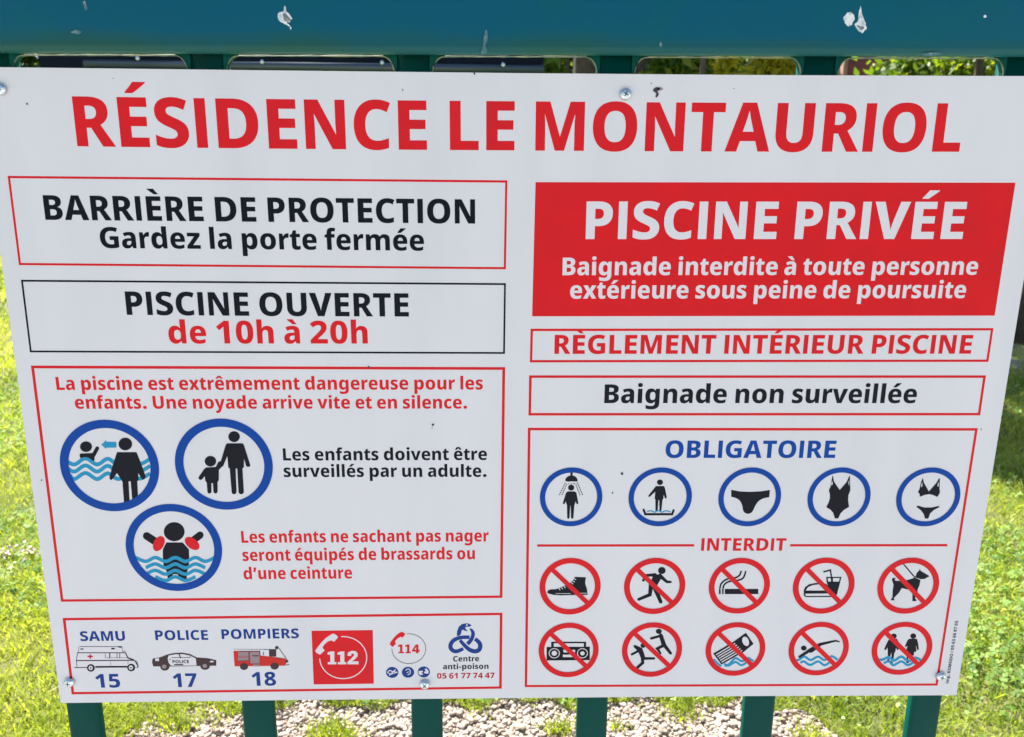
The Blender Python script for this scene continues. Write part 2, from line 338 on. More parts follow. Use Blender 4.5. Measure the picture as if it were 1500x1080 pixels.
'h':(586,'214 585 1 214 541 0 209 474 0 206 453 1 214 453 1 229 479 0 270 512 0 322 528 0 352 528 1 404 528 0 481 487 0 526 404 0 526 338 1 526 0 1 374 0 1 374 295 1 374 350 0 341 404 0 306 404 1 271 404 0 231 366 0 214 293 0 214 239 1 214 0 1 63 0 1 63 717 1 214 717 1'),
'i':(274,'212 518 1 212 0 1 62 0 1 62 518 1|137 724 1 173 724 0 218 691 0 218 650 1 218 610 0 172 577 0 137 577 1 102 577 0 57 610 0 57 650 1 57 691 0 101 724 0'),
'l':(275,'213 0 1 62 0 1 62 717 1 213 717 1'),
'm':(880,'649 528 1 733 528 0 819 437 0 819 338 1 819 0 1 668 0 1 668 295 1 668 354 0 635 404 0 601 404 1 554 404 0 516 327 0 516 253 1 516 0 1 365 0 1 365 295 1 365 333 0 351 381 0 322 404 0 300 404 1 267 404 0 229 366 0 214 292 0 214 238 1 214 0 1 63 0 1 63 518 1 179 518 1 200 453 1 205 453 1 219 476 0 261 510 0 318 528 0 353 528 1 407 528 0 478 488 0 498 453 1 504 453 1 527 489 0 602 528 0'),
'n':(586,'353 528 1 433 528 0 526 436 0 526 338 1 526 0 1 375 0 1 375 295 1 375 350 0 342 404 0 306 404 1 252 404 0 214 321 0 214 238 1 214 0 1 63 0 1 63 518 1 178 518 1 198 450 1 205 450 1 220 475 0 264 510 0 320 528 0'),
'o':(577,'535 260 1 535 198 0 502 97 0 438 27 0 346 -9 0 287 -9 1 232 -9 0 142 27 0 77 97 0 41 197 0 41 260 1 41 345 0 100 465 0 211 528 0 290 528 1 362 528 0 472 466 0 535 347 0|198 260 1 198 212 0 216 143 0 257 108 0 289 108 1 321 108 0 360 143 0 378 212 0 378 260 1 378 309 0 360 376 0 321 410 0 288 410 1 241 410 0 198 334 0'),
'p':(595,'364 528 1 451 528 0 552 391 0 552 260 1 552 173 0 503 52 0 416 -9 0 360 -9 1 323 -9 0 271 10 0 235 39 0 222 55 1 217 55 1 218 37 0 222 -7 0 222 -31 1 222 -227 1 66 -227 1 66 518 1 193 518 1 215 451 1 222 451 1 236 473 0 274 508 0 328 528 0|309 404 1 277 404 0 240 375 0 223 319 0 222 275 1 222 260 1 222 213 0 238 150 0 277 117 0 310 117 1 338 117 0 375 149 0 393 213 0 393 262 1 393 335 0 351 404 0'),
'q':(595,'373 -12 1 373 6 0 375 47 0 378 67 1 373 67 1 354 35 0 286 -9 0 231 -9 1 147 -9 0 42 127 0 42 258 1 42 346 0 91 466 0 178 528 0 234 528 1 289 528 0 357 485 0 378 453 1 383 453 1 395 518 1 529 518 1 529 -227 1 373 -227 1|291 113 1 325 113 0 365 141 0 383 198 0 383 240 1 383 261 1 383 331 0 343 405 0 288 405 1 244 405 0 201 328 0 201 256 1 201 183 0 245 113 0'),
'r':(380,'322 528 1 334 528 0 359 525 0 371 522 1 357 376 1 348 379 0 323 382 0 306 382 1 285 382 0 248 368 0 219 339 0 203 293 0 203 262 1 203 0 1 58 0 1 58 518 1 169 518 1 190 434 1 197 434 1 209 458 0 246 501 0 295 528 0'),
's':(434,'401 155 1 401 105 0 357 30 0 269 -9 0 202 -9 1 154 -9 0 74 4 0 36 20 1 36 149 1 75 129 0 161 107 0 194 107 1 227 107 0 258 127 0 258 146 1 258 158 0 242 178 0 199 202 0 157 219 1 117 237 0 63 280 0 36 338 0 36 379 1 36 451 0 139 528 0 227 528 1 273 528 0 353 506 0 395 486 1 354 382 1 323 398 0 256 419 0 229 419 1 204 419 0 177 402 0 177 387 1 177 375 0 192 357 0 235 335 0 275 317 1 315 299 0 371 257 0 401 198 0'),
't':(367,'271 112 1 290 112 0 326 121 0 345 128 1 345 16 1 320 5 0 264 -9 0 226 -9 1 179 -9 0 111 24 0 75 100 0 75 164 1 75 403 1 16 403 1 16 471 1 88 516 1 126 626 1 222 626 1 222 518 1 338 518 1 338 403 1 222 403 1 222 171 1 222 141 0 247 112 0'),
'u':(584,'522 518 1 522 0 1 405 0 1 386 65 1 378 65 1 363 40 0 318 6 0 263 -9 0 232 -9 1 180 -9 0 103 32 0 60 116 0 60 181 1 60 518 1 212 518 1 212 223 1 212 169 0 243 114 0 278 114 1 315 114 0 355 151 0 370 223 0 370 275 1 370 518 1'),
'v':(522,'183 0 1 1 518 1 159 518 1 241 224 1 244 214 0 251 185 0 257 155 0 258 141 1 261 141 1 262 154 0 267 182 0 275 210 0 277 222 1 363 518 1 521 518 1 339 0 1'),
'x':(516,'159 265 1 14 518 1 180 518 1 258 365 1 337 518 1 503 518 1 356 264 1 509 0 1 343 0 1 257 165 1 172 0 1 7 0 1'),
'y':(514,'1 518 1 158 518 1 240 242 1 243 229 0 250 201 0 255 173 0 256 160 1 260 160 1 263 179 0 273 220 0 279 241 1 359 518 1 513 518 1 322 -42 1 301 -104 0 245 -186 0 166 -227 0 108 -227 1 87 -227 0 53 -222 0 39 -219 1 39 -97 1 49 -99 0 75 -103 0 89 -103 1 115 -103 0 148 -83 0 171 -44 0 180 -15 1 188 6 1'),
'z':(471,'444 0 1 26 0 1 26 91 1 256 398 1 39 398 1 39 518 1 435 518 1 435 418 1 213 120 1 444 120 1'),
'È':(528,'479 0 1 78 0 1 78 674 1 479 674 1 479 545 1 240 545 1 240 414 1 463 414 1 463 285 1 240 285 1 240 131 1 479 131 1|305 879 1 320 858 0 362 807 0 405 759 0 421 741 1 421 728 1 314 728 1 296 740 0 244 777 0 191 818 0 143 856 0 128 869 1 128 879 1'),
'É':(528,'479 0 1 78 0 1 78 674 1 479 674 1 479 545 1 240 545 1 240 414 1 463 414 1 463 285 1 240 285 1 240 131 1 479 131 1|489 869 1 474 856 0 427 818 0 372 777 0 321 740 0 302 728 1 196 728 1 196 741 1 212 759 0 255 807 0 298 858 0 312 879 1 489 879 1'),
'à':(528,'282 528 1 372 528 0 469 434 0 469 343 1 469 0 1 364 0 1 337 69 1 333 69 1 314 42 0 271 7 0 216 -9 0 177 -9 1 133 -9 0 68 31 0 32 104 0 32 155 1 32 237 0 139 319 0 242 323 1 321 326 1 321 341 1 321 381 0 286 416 0 254 416 1 225 416 0 159 396 0 123 378 1 81 482 1 121 504 0 222 528 0|278 235 1 227 233 0 183 196 0 183 162 1 183 131 0 213 102 0 238 102 1 273 102 0 321 151 0 321 193 1 321 237 1|290 723 1 302 703 0 339 651 0 377 601 0 390 585 1 390 572 1 288 572 1 272 584 0 226 621 0 178 662 0 136 701 0 123 714 1 123 723 1'),
'é':(528,'270 527 1 339 527 0 438 473 0 491 368 0 491 292 1 491 218 1 190 218 1 191 163 0 249 103 0 305 103 1 349 103 0 422 122 0 462 142 1 462 28 1 426 9 0 343 -9 0 287 -9 1 210 -9 0 99 49 0 39 168 0 39 256 1 39 346 0 95 466 0 199 527 0|274 419 1 239 419 0 195 371 0 192 318 1 352 318 1 352 349 0 334 394 0 300 419 0|451 714 1 438 701 0 396 663 0 348 623 0 302 586 0 284 572 1 182 572 1 182 585 1 197 605 0 235 653 0 270 702 0 283 723 1 451 723 1'),
'ê':(528,'270 527 1 339 527 0 438 473 0 491 368 0 491 292 1 491 218 1 190 218 1 191 163 0 249 103 0 305 103 1 349 103 0 422 122 0 462 142 1 462 28 1 426 9 0 343 -9 0 287 -9 1 210 -9 0 99 49 0 39 168 0 39 256 1 39 346 0 95 466 0 199 527 0|274 419 1 239 419 0 195 371 0 192 318 1 352 318 1 352 349 0 334 394 0 300 419 0|340 723 1 353 702 0 390 652 0 431 604 0 448 585 1 448 572 1 352 572 1 331 586 0 289 622 0 266 645 1 242 622 0 202 587 0 181 572 1 84 572 1 84 585 1 101 602 0 142 652 0 181 703 0 193 723 1'),
'’':(255,'214 674 1 220 664 1 212 615 0 191 527 0 167 449 0 151 414 1 34 414 1 39 439 0 52 508 0 63 583 0 71 650 0 72 674 1')}
GLYPHS['I'] = (284, '66 0 1 66 674 1 218 674 1 218 0 1')


def glyph_loops(ch):
    """outline loops of a letter: quadratic curves flattened"""
    out = []
    for s_ in GLYPHS[ch][1].split('|'):
        v = [float(q) for q in s_.split()]
        if not v: continue
        P = [(v[i], v[i + 1], v[i + 2] > 0) for i in range(0, len(v), 3)]
        Q = []
        for i, (x, y, on) in enumerate(P):          # insert the implied on-curve points
            px, py, pon = P[i - 1]
            if not on and not pon: Q.append(((x + px) / 2, (y + py) / 2, True))
            Q.append((x, y, on))
        while not Q[0][2]: Q = Q[1:] + Q[:1]
        L_ = []
        for i, (x, y, on) in enumerate(Q):
            if on: L_.append((x, y))
            else:
                a = Q[i - 1]; b = Q[(i + 1) % len(Q)]
                for t in (0.2, 0.4, 0.6, 0.8):
                    L_.append(((1 - t) ** 2 * a[0] + 2 * t * (1 - t) * x + t * t * b[0], (1 - t) ** 2 * a[1] + 2 * t * (1 - t) * y + t * t * b[1]))
        out.append(L_)
    return out


_GL = {}


def area(l):
    return sum(l[i - 1][0] * l[i][1] - l[i][0] * l[i - 1][1] for i in range(len(l))) / 2


def inside(p, l):
    c = False
    for i in range(len(l)):
        (x1, y1), (x2, y2) = l[i - 1], l[i]
        if (y1 > p[1]) != (y2 > p[1]) and p[0] < (x2 - x1) * (p[1] - y1) / (y2 - y1) + x1: c = not c
    return c


def glyph(ch):
    if ch not in _GL:
        ls = glyph_loops(ch); g = []
        ls.sort(key=lambda l: -abs(area(l)))
        for l in ls:
            for q in g:
                if area(q[0]) * area(l) < 0 and inside(l[0], q[0]): q.append(l); break
            else: g.append([l])
        _GL[ch] = g
    return _GL[ch]


def text(s, m, parent, base, cap, layer=2, label=None, vertical=False, name='lettering', track=0):
    """base = two or three photo points along the baseline (ink left ... ink right); cap = capital height in photo pixels"""
    ink = Ink(layer)
    pts = [at(*p) for p in base]
    A, B = pts[0], pts[-1]
    M = pts[1] if len(pts) == 3 else (A + B) / 2
    um, vm = base[1] if len(base) == 3 else ((base[0][0] + base[1][0]) / 2, (base[0][1] + base[1][1]) / 2)
    adv, x = [], 0
    for ch in s:
        adv.append(x); x += GLYPHS[ch][0] + track
    xs0 = min(p[0] for g in glyph(s[0]) for p in g[0])
    xs1 = adv[-1] + max(p[0] for g in glyph(s[-1]) for p in g[0])
    if vertical:
        h = (at(um, vm) - at(um - cap, vm)).x / 674
        for ch, a in zip(s, adv):
            for g in glyph(ch):
                f = lambda q: (lambda t: (A.x + (B.x - A.x) * t - q[1] * h, A.z + (B.z - A.z) * t))((a + q[0] - xs0) / (xs1 - xs0))
                ink.raw([[f(q) for q in l] for l in g])
        return ink.build(name, m, parent, label)
    h = (at(um, vm - cap).z - at(um, vm).z) / 674
    tm = (M.x - A.x) / (B.x - A.x)
    dz = (M.z - (A.z + (B.z - A.z) * tm)) / (tm * (1 - tm)) if len(pts) == 3 else 0
    for ch, a in zip(s, adv):
        for g in glyph(ch):
            def f(q):
                t = (a + q[0] - xs0) / (xs1 - xs0)
                return (A.x + (B.x - A.x) * t, A.z + (B.z - A.z) * t + dz * t * (1 - t) + q[1] * h)
            ink.raw([[f(q) for q in l] for l in g])
    return ink.build(name, m, parent, label)


# ================================================================== MATERIALS
M_PANEL = mat('panel_white', (0.668, 0.658, 0.690), 0.22, spec=0.22, noise=(9, (0.625, 0.62, 0.655), 0.38, 0.72))
M_RED = mat('ink_red', (0.68, 0.014, 0.020), 0.24, spec=0.09, noise=(30, (0.60, 0.014, 0.022), 0.3, 0.7))
M_BLACK = mat('ink_black', (0.006, 0.008, 0.015), 0.24, spec=0.09)
M_BLUE = mat('ink_blue', (0.002, 0.055, 0.31), 0.24, spec=0.09)
M_NAVY = mat('ink_navy', (0.012, 0.045, 0.23), 0.24, spec=0.09)
M_CYAN = mat('ink_cyan', (0.02, 0.27, 0.47), 0.24, spec=0.09)
M_WHITE = mat('ink_white', (0.68, 0.65, 0.69), 0.24, spec=0.09)
M_DKRED = mat('ink_dark_red', (0.42, 0.012, 0.03), 0.24, spec=0.09)
M_GREY = mat('ink_grey', (0.30, 0.22, 0.24), 0.24, spec=0.09)
M_BROWN = mat('ink_brown', (0.06, 0.035, 0.04), 0.24, spec=0.09)
M_ORANGE = mat('ink_fire_red', (0.55, 0.03, 0.025), 0.24, spec=0.09)
M_PAINT = mat('green_paint', (0.0, 0.056, 0.047), 0.38, spec=0.10, noise=(14, (0.0, 0.066, 0.050), 0.4, 0.7), bump=(90, 0.25))
M_RAIL = mat('sky_tinted_paint', (0.0, 0.083, 0.138), 0.40, spec=0.14, noise=(22, (0.0, 0.092, 0.115), 0.45, 0.75), bump=(120, 0.3))  # green paint with the sky's blue reflection put into the base colour
M_ZINC = mat('zinc_screw', (0.45, 0.55, 0.62), 0.3, metal=0.9, noise=(400, (0.75, 0.8, 0.85), 0.4, 0.6), bump=(600, 0.6))
M_DARK = mat('dark_recess', (0.02, 0.035, 0.04), 0.6)
M_CHIP = mat('bare_chip', (0.72, 0.75, 0.76), 0.6, noise=(300, (0.35, 0.42, 0.45), 0.45, 0.7), bump=(500, 0.8))
M_CHIP2 = mat('chip_grey', (0.12, 0.16, 0.17), 0.7, noise=(500, (0.6, 0.6, 0.6), 0.5, 0.7))
M_FAINT = mat('faint_scuff', (0.05, 0.14, 0.17), 0.7, noise=(400, (0.25, 0.32, 0.28), 0.5, 0.7))
M_DIRT = mat('dirt', (0.04, 0.04, 0.05), 0.8)

# faint rain streaks and dust on the panel, and a very slight waviness
n_ = M_PANEL.node_tree.nodes; l_ = M_PANEL.node_tree.links
tc_ = [q for q in n_ if q.type == 'TEX_COORD'][0]; tn_ = [q for q in n_ if q.type == 'TEX_NOISE'][0]
mp_ = n_.new('ShaderNodeMapping'); mp_.inputs['Scale'].default_value = (2.2, 1, .35)
l_.new(tc_.outputs['Object'], mp_.inputs[0]); l_.new(mp_.outputs[0], tn_.inputs['Vector'])
wn_ = n_.new('ShaderNodeTexNoise'); wn_.inputs['Scale'].default_value = 3.5
bp_ = n_.new('ShaderNodeBump'); bp_.inputs['Strength'].default_value = .5; bp_.inputs['Distance'].default_value = .002
l_.new(tc_.outputs['Object'], wn_.inputs['Vector']); l_.new(wn_.outputs[0], bp_.inputs['Height']); l_.new(bp_.outputs[0], n_['Principled BSDF'].inputs['Normal'])

# ================================================================== THE SIGN
sign = thing('sign_board', 'white rules board of a private swimming pool screwed to the green railing', 'sign', (0, 0, 0))
top = [(-37, 97.6), (0, 98.6), (375, 103), (750, 107.2), (1125, 110.2), (1500, 111.6), (1548, 111.8)]
bot = [(1401, 1018.6), (1100, 1019.8), (770, 1022.6), (420, 1025.8), (89, 1030)]
out2 = [(lambda q: (q.x, q.z))(at(*p)) for p in bot[::-1] + [(1475, 561)] + top[::-1] + [(26.5, 560)]]
n = len(out2)
V = [(x, 0, z) for x, z in out2] + [(x, 0.003, z) for x, z in out2]
tri = tessellate_polygon([[Vector((x, z, 0)) for x, z in out2]])
Fc = []
for i, j, k in tri:
    (ax, az), (bx, bz), (cx, cz) = out2[i], out2[j], out2[k]
    if (bx - ax) * (cz - az) - (bz - az) * (cx - ax) < 0: j, k = k, j
    Fc += [(i, j, k), (n + i, n + k, n + j)]
Fc += [(i, n + i, n + (i + 1) % n, (i + 1) % n) for i in range(n)]
mesh_obj('panel', V, Fc, M_PANEL, sign)


def frame(TL, TR, BR, BL, wd, m, label=None, name='border_frame', fill=False):
    ink = Ink(1)
    o = [at(*p) for p in (TL, TR, BR, BL)]
    if fill:
        ink.raw([[(p.x, p.z) for p in o]])
    else:
        t = (at(TL[0] + wd, TL[1]).x - at(*TL).x)
        sg = ((1, -1), (-1, -1), (-1, 1), (1, 1))
        ink.raw([[(p.x, p.z) for p in o], [(p.x + t * a, p.z + t * b) for p, (a, b) in zip(o, sg)]])
    return ink.build(name, m, sign, label)


fA = frame((11.1, 257.8), (743.3, 264.4), (741.1, 394.7), (27.8, 388.6), 3.4, M_RED, 'thin red frame around the barrier notice')
fB = frame((30.6, 410), (741.1, 415), (739.7, 518.6), (43.9, 516.4), 2.9, M_BLACK, 'thin black frame around the opening hours')
fC = frame((45.3, 535.7), (740, 538), (736, 876), (89.3, 881.7), 4.3, M_RED, 'red frame around the drowning warning')
fD = frame((91.7, 905.4), (736.1, 897.7), (735, 1009), (105, 1017.4), 4.1, M_RED, 'red frame around the emergency numbers')
fE = frame((784.4, 267), (1487.5, 267.8), (1457, 462.6), (779.4, 463.6), 4, M_RED, 'solid red block of the private pool notice', 'notice_block', True)
fF = frame((777.2, 481.7), (1455.3, 480.8), (1447.8, 530.3), (776.1, 531.1), 3.6, M_RED, 'thin red frame around the pool rules title')
fG = frame((775.1, 550.0), (1444.3, 550), (1435.7, 608.7), (774, 608.9), 3.9, M_RED, 'thin red frame around the unsupervised bathing notice')
fH = frame((773.2, 626.8), (1432.4, 627.3), (1373.4, 1004.5), (768.5, 1006.8), 4.0, M_RED, 'tall red frame around the pictogram table')

text('RÉSIDENCE LE', M_RED, sign, [(113.5, 214.5), (440, 218.3), (753.5, 220.5)], 72.5, label='big red heading, first two words')
text('MONTAURIOL', M_RED, sign, [(784, 220.8), (1090, 222.3), (1405, 222.5)], 71.5, label='big red heading, last word')
text('BARRIÈRE DE PROTECTION', M_BLACK, fA, [(66.7, 322.2), (392.5, 325.2), (696, 327.8)], 35.8)
text('Gardez la porte fermée', M_BLACK, fA, [(148, 363.5), (308, 364.8), (621.3, 367.5)], 30.5)
text('PISCINE OUVERTE', M_BLACK, fB, [(186, 461.4), (364, 462.8), (599, 463.9)], 34.2)
text('de 10h à 20h', M_RED, fB, [(248, 503.3), (539, 503.5)], 33.2)
text('PISCINE PRIVÉE', M_WHITE, fE, [(857.8, 350.4), (1409.5, 350.3)], 54.8)
text('Baignade interdite à toute personne', M_WHITE, fE, [(823.9, 403.3), (1431, 402.6)], 25.5)
text('extérieure sous peine de poursuite', M_WHITE, fE, [(835, 437.6), (1413.5, 436.8)], 25)
text('RÈGLEMENT INTÉRIEUR PISCINE', M_RED, fF, [(812, 518.6), (1422, 518.3)], 27.6)
text('Baignade non surveillée', M_BLACK, fG, [(885, 590.7), (1341.5, 590.7)], 27.3)
text('OBLIGATOIRE', M_BLUE, fH, [(974.3, 671), (1223, 671)], 25.4)
text('INTERDIT', M_RED, fH, [(1026.6, 807), (1150.5, 807)], 18.4)
text('La piscine est extrêmement dangereuse pour les', M_RED, fC, [(83.3, 571.5), (707.3, 570.8)], 19)
text('enfants. Une noyade arrive vite et en silence.', M_RED, fC, [(110.7, 599), (684.3, 598.7)], 18.6)
text('Les enfants doivent être', M_BLACK, fC, [(415, 674.8), (713.3, 674)], 17.8)
text('surveillés par un adulte.', M_BLACK, fC, [(416, 699), (712.7, 698.7)], 17.8)
text('Les enfants ne sachant pas nager', M_RED, fC, [(354, 795.3), (716, 793.3)], 17.2)
text('seront équipés de brassards ou', M_RED, fC, [(355.7, 822), (695.7, 819.3)], 17.2)
text('d’une ceinture', M_RED, fC, [(357.3, 848.8), (516, 847.6)], 17.2)
text('SAMU', M_NAVY, fD, [(118.3, 939.2), (183.8, 938.6)], 14.2)
text('POLICE', M_NAVY, fD, [(228, 937.9), (305.2, 937.4)], 14.3)
text('POMPIERS', M_NAVY, fD, [(325, 936.3), (438.2, 935)], 14.2)
text('15', M_NAVY, fD, [(141.2, 1007.6), (176.8, 1007.2)], 20)
text('17', M_NAVY, fD, [(254.3, 1006.7), (289.3, 1006.4)], 20)
text('18', M_NAVY, fD, [(369.3, 1004.8), (404.8, 1004.4)], 20)
text('Centre', M_BLACK, fD, [(663.8, 969.2), (701.8, 968.8)], 7.9)
text('anti-poison', M_BLACK, fD, [(649, 980.5), (715.6, 980)], 7.8)
text('05 61 77 74 47', M_DKRED, fD, [(640.3, 994.3), (724.5, 993.4)], 8)
text('Imp. KOMODO / 05 63 66 87 65', M_BLACK, sign, [(1389.6, 1001), (1403.6, 909.5)], 4.6, vertical=True,
     label='tiny black printer line running up the right margin')
Ink(1).line([(786.8, 799.3), (1017, 799)], 3.5, round_=False).build('rule_line', M_RED, sign)
Ink(1).line([(1157.4, 799), (1387.7, 798.8)], 3.5, round_=False).build('rule_line', M_RED, sign)


def picto(bb, ring_m, k, label, layers, slash=False):
    """layers = [(sub-part name, material, Ink)]; the ring is the part, its drawing the sub-parts"""
    r = Ink(7).ring(*bb, k)
    o = r.build('pictogram', ring_m, sign, label)
    for nm, m, ink in layers: ink.build(nm, m, o)
    if slash:
        s_ = Ink(6.5); q = 0.93; c, rx, rz = r.c, r.rx, r.rz
        h = 0.078
        d = [(-q * .7071 - h * .7071 * 1, q * .7071 - h * .7071), (-q * .7071 + h * .7071, q * .7071 + h * .7071),
             (q * .7071 + h * .7071, -q * .7071 + h * .7071), (q * .7071 - h * .7071, -q * .7071 - h * .7071)]
        s_.raw([[(c[0] + x * rx, c[1] + z * rz) for x, z in d]])
        s_.build('crossing_bar', ring_m, o)
    return o


# --- three big blue rings
Z = (80, 610, 7.714)
wv = Ink(2, *Z)
for dy, x0 in ((0, 130), (80, 140), (165, 175)):
    wv.line([(x0, 500 + dy), (225, 545 + dy), (350, 480 + dy - 5), (480, 545 + dy), (600, 480 + dy), (720, 545 + dy), (850, 480 + dy), (960, 540 + dy), (1080, 480 + dy)], 44, True, False)
bk = Ink(4, *Z).ell(800, 313, 77, 72).poly([(706, 405), (925, 405), (965, 500), (1030, 680), (1015, 712), (990, 712), (975, 690), (945, 640), (950, 720), (935, 735), (943, 900), (945, 960), (880, 960), (860, 735), (835, 735), (850, 980), (785, 980), (768, 740), (705, 640), (665, 700), (640, 722), (620, 705), (622, 685), (655, 560)])
bk.ell(356, 343, 68, 60).line([(482, 362), (440, 440)], 44).poly([(290, 420), (430, 415), (455, 440), (450, 505), (440, 505), (380, 465), (340, 460), (290, 472), (282, 440)])
cyp = Ink(3, *Z).poly([(528, 322), (580, 270), (588, 288), (690, 288), (700, 300), (700, 345), (690, 355), (588, 355), (580, 368)])
picto((87.7, 233.3, 615, 749), M_BLUE, .825, 'blue ring with an adult watching a child in the waves', [('waves', M_CYAN, wv), ('figures', M_BLACK, bk), ('arrow', M_CYAN, cyp)])
Z = (250, 610, 7.714)
bk = Ink(4, *Z).ell(717, 230, 65, 62).poly([(635, 305), (815, 305), (830, 330), (900, 550), (895, 568), (870, 572), (852, 560), (830, 480), (828, 575), (812, 590), (828, 860), (810, 880), (785, 880), (768, 862), (752, 590), (735, 590), (745, 860), (730, 880), (705, 880), (690, 862), (668, 590), (652, 580), (640, 450), (595, 560), (575, 575), (545, 605), (545, 720), (530, 745), (532, 850), (520, 870), (498, 872), (485, 855), (478, 755), (460, 755), (462, 855), (450, 870), (428, 872), (416, 855), (408, 750), (392, 730), (385, 675), (360, 710), (335, 720), (315, 705), (318, 685), (375, 600), (400, 578), (510, 572), (540, 515), (568, 505), (620, 330)])
bk.ell(450, 507, 65, 60)
picto((256, 400, 613.3, 746.7), M_BLUE, .825, 'blue ring with an adult holding the hand of a child', [('figures', M_BLACK, bk)])
Z = (180, 735, 8)
bk = Ink(2, *Z).ell(602, 352, 122, 112).line([(280, 402), (400, 480)], 90).line([(905, 392), (790, 480)], 84)
bk.poly([(510, 478), (700, 478), (775, 560), (778, 660), (775, 760), (750, 830), (750, 920), (700, 935), (640, 850), (590, 850), (545, 935), (525, 920), (520, 830), (478, 760), (468, 640), (468, 560)])
rd = Ink(3, *Z).ell(422, 492, 95, 62, math.radians(-62)).ell(812, 490, 100, 60, math.radians(38))
wv = Ink(4, *Z)
for dy, x0, x1 in ((0, 155, 1060), (75, 185, 1010), (150, 270, 960), (225, 400, 860)):
    xs = [150, 270, 380, 500, 615, 735, 850, 965, 1075]
    pt = [(x, (655 if i % 2 == 0 else 695) + dy + (-5 if x == 615 else 0)) for i, x in enumerate(xs) if x0 - 30 < x < x1 + 30]
    pt = [(x, (655 if xs.index(x) % 2 == 0 else 700) + dy) for x, _ in pt]
    wv.line(pt, 40, True, False)
picto((184, 325.7, 738.3, 865.7), M_BLUE, .835, 'blue ring with a child wearing red armbands in the waves', [('figure', M_BLACK, bk), ('armbands', M_RED, rd), ('waves', M_CYAN, wv)])

# --- five small blue rings
Z = (785, 680, 11.37)
bk = Ink(2, *Z).line([(593, 140), (593, 200)], 38, round_=False).smooth([(490, 275), (500, 235), (550, 195), (630, 195), (680, 230), (692, 285), (640, 290), (590, 288), (530, 292)])
for a, b in (((490, 310), (385, 525)), ((515, 330), (430, 525)), ((690, 310), (785, 525)), ((665, 340), (740, 530)), ((540, 325), (560, 325)), ((590, 320), (590, 340)), ((620, 325), (660, 325))):
    m_ = max(2, int(math.hypot(b[0] - a[0], b[1] - a[1]) / 34))
    for i in range(m_):
        t0, t1 = i / m_, (i + .62) / m_
        bk.line([(a[0] + (b[0] - a[0]) * t, a[1] + (b[1] - a[1]) * t) for t in (t0, t1)], 17, round_=False)
bk.ell(587, 392, 52, 50).poly([(530, 455), (650, 455), (675, 480), (708, 650), (695, 668), (675, 662), (662, 620), (640, 690), (625, 895), (612, 910), (595, 908), (585, 890), (578, 690), (572, 690), (560, 895), (548, 910), (528, 908), (520, 890), (518, 690), (495, 620), (482, 660), (460, 668), (448, 650), (500, 480)])
picto((790.5, 882.6, 684.9, 771), M_BLUE, .83, 'blue ring with a person under a shower', [('figure', M_BLACK, bk)])
Z = (915, 680, 11.37)
bk = Ink(2, *Z).ell(588, 303, 50, 46).poly([(520, 365), (655, 365), (672, 400), (702, 550), (690, 575), (672, 572), (650, 510), (645, 580), (632, 590), (612, 780), (580, 785), (575, 600), (562, 600), (550, 780), (512, 780), (512, 590), (500, 575), (508, 460), (425, 540), (400, 548), (390, 532)])
bk.line([(315, 760), (345, 835), (790, 835), (815, 770)], 38)
cw = Ink(3, *Z).line([(370, 790), (440, 778), (500, 800), (560, 775), (620, 800), (680, 778), (760, 795)], 20, True, False)
picto((920.3, 1013.7, 684.9, 771), M_BLUE, .83, 'blue ring with a person standing in a footbath', [('figure', M_BLACK, bk), ('waves', M_CYAN, cw)])
Z = (1045, 680, 11.37)
bk = Ink(2, *Z).poly([(295, 428), (440, 455), (620, 462), (800, 452), (942, 430), (930, 552)] + cat_open([(930, 552), (830, 572), (750, 620), (700, 690), (662, 770), (630, 810), (575, 828), (520, 808), (492, 765), (480, 690), (440, 610), (370, 565), (297, 545)], 4))
picto((1052, 1144.2, 684.9, 771), M_BLUE, .83, 'blue ring with swimming briefs', [('briefs', M_BLACK, bk)])
Z = (1175, 680, 11.37)
bk = Ink(2, *Z).poly([(512, 195), (530, 290), (625, 430), (740, 300), (785, 195), (795, 200), (800, 330), (803, 435), (770, 520), (765, 600), (782, 712), (700, 760), (640, 820), (600, 905), (545, 905), (515, 810), (470, 760), (400, 718), (440, 640), (462, 560), (460, 500), (445, 435), (470, 380), (490, 270), (503, 195)],
                     holes=[[(500, 270), (512, 330), (490, 360), (484, 330)], [(785, 260), (786, 370), (768, 310)]])
picto((1182.6, 1275.2, 684.9, 771), M_BLUE, .83, 'blue ring with a one piece swimsuit', [('swimsuit', M_BLACK, bk)])
Z = (1305, 680, 11.37)
bk = Ink(2, *Z).poly([(530, 230), (550, 310), (632, 455), (760, 310), (800, 235), (815, 240), (810, 400), (818, 475), (775, 548), (700, 515), (630, 500), (560, 515), (482, 545), (475, 490), (448, 470), (478, 410), (500, 300)],
                     holes=[[(522, 290), (524, 370), (505, 385), (504, 350)], [(795, 295), (797, 370), (780, 380), (776, 340)]])
bk.poly([(445, 690), (560, 722), (680, 722), (803, 695), (805, 718), (715, 765), (655, 820), (622, 908), (568, 908), (545, 830), (500, 770), (425, 715)])
picto((1312.6, 1406.5, 684.9, 771), M_BLUE, .83, 'blue ring with a bikini', [('bikini', M_BLACK, bk)])

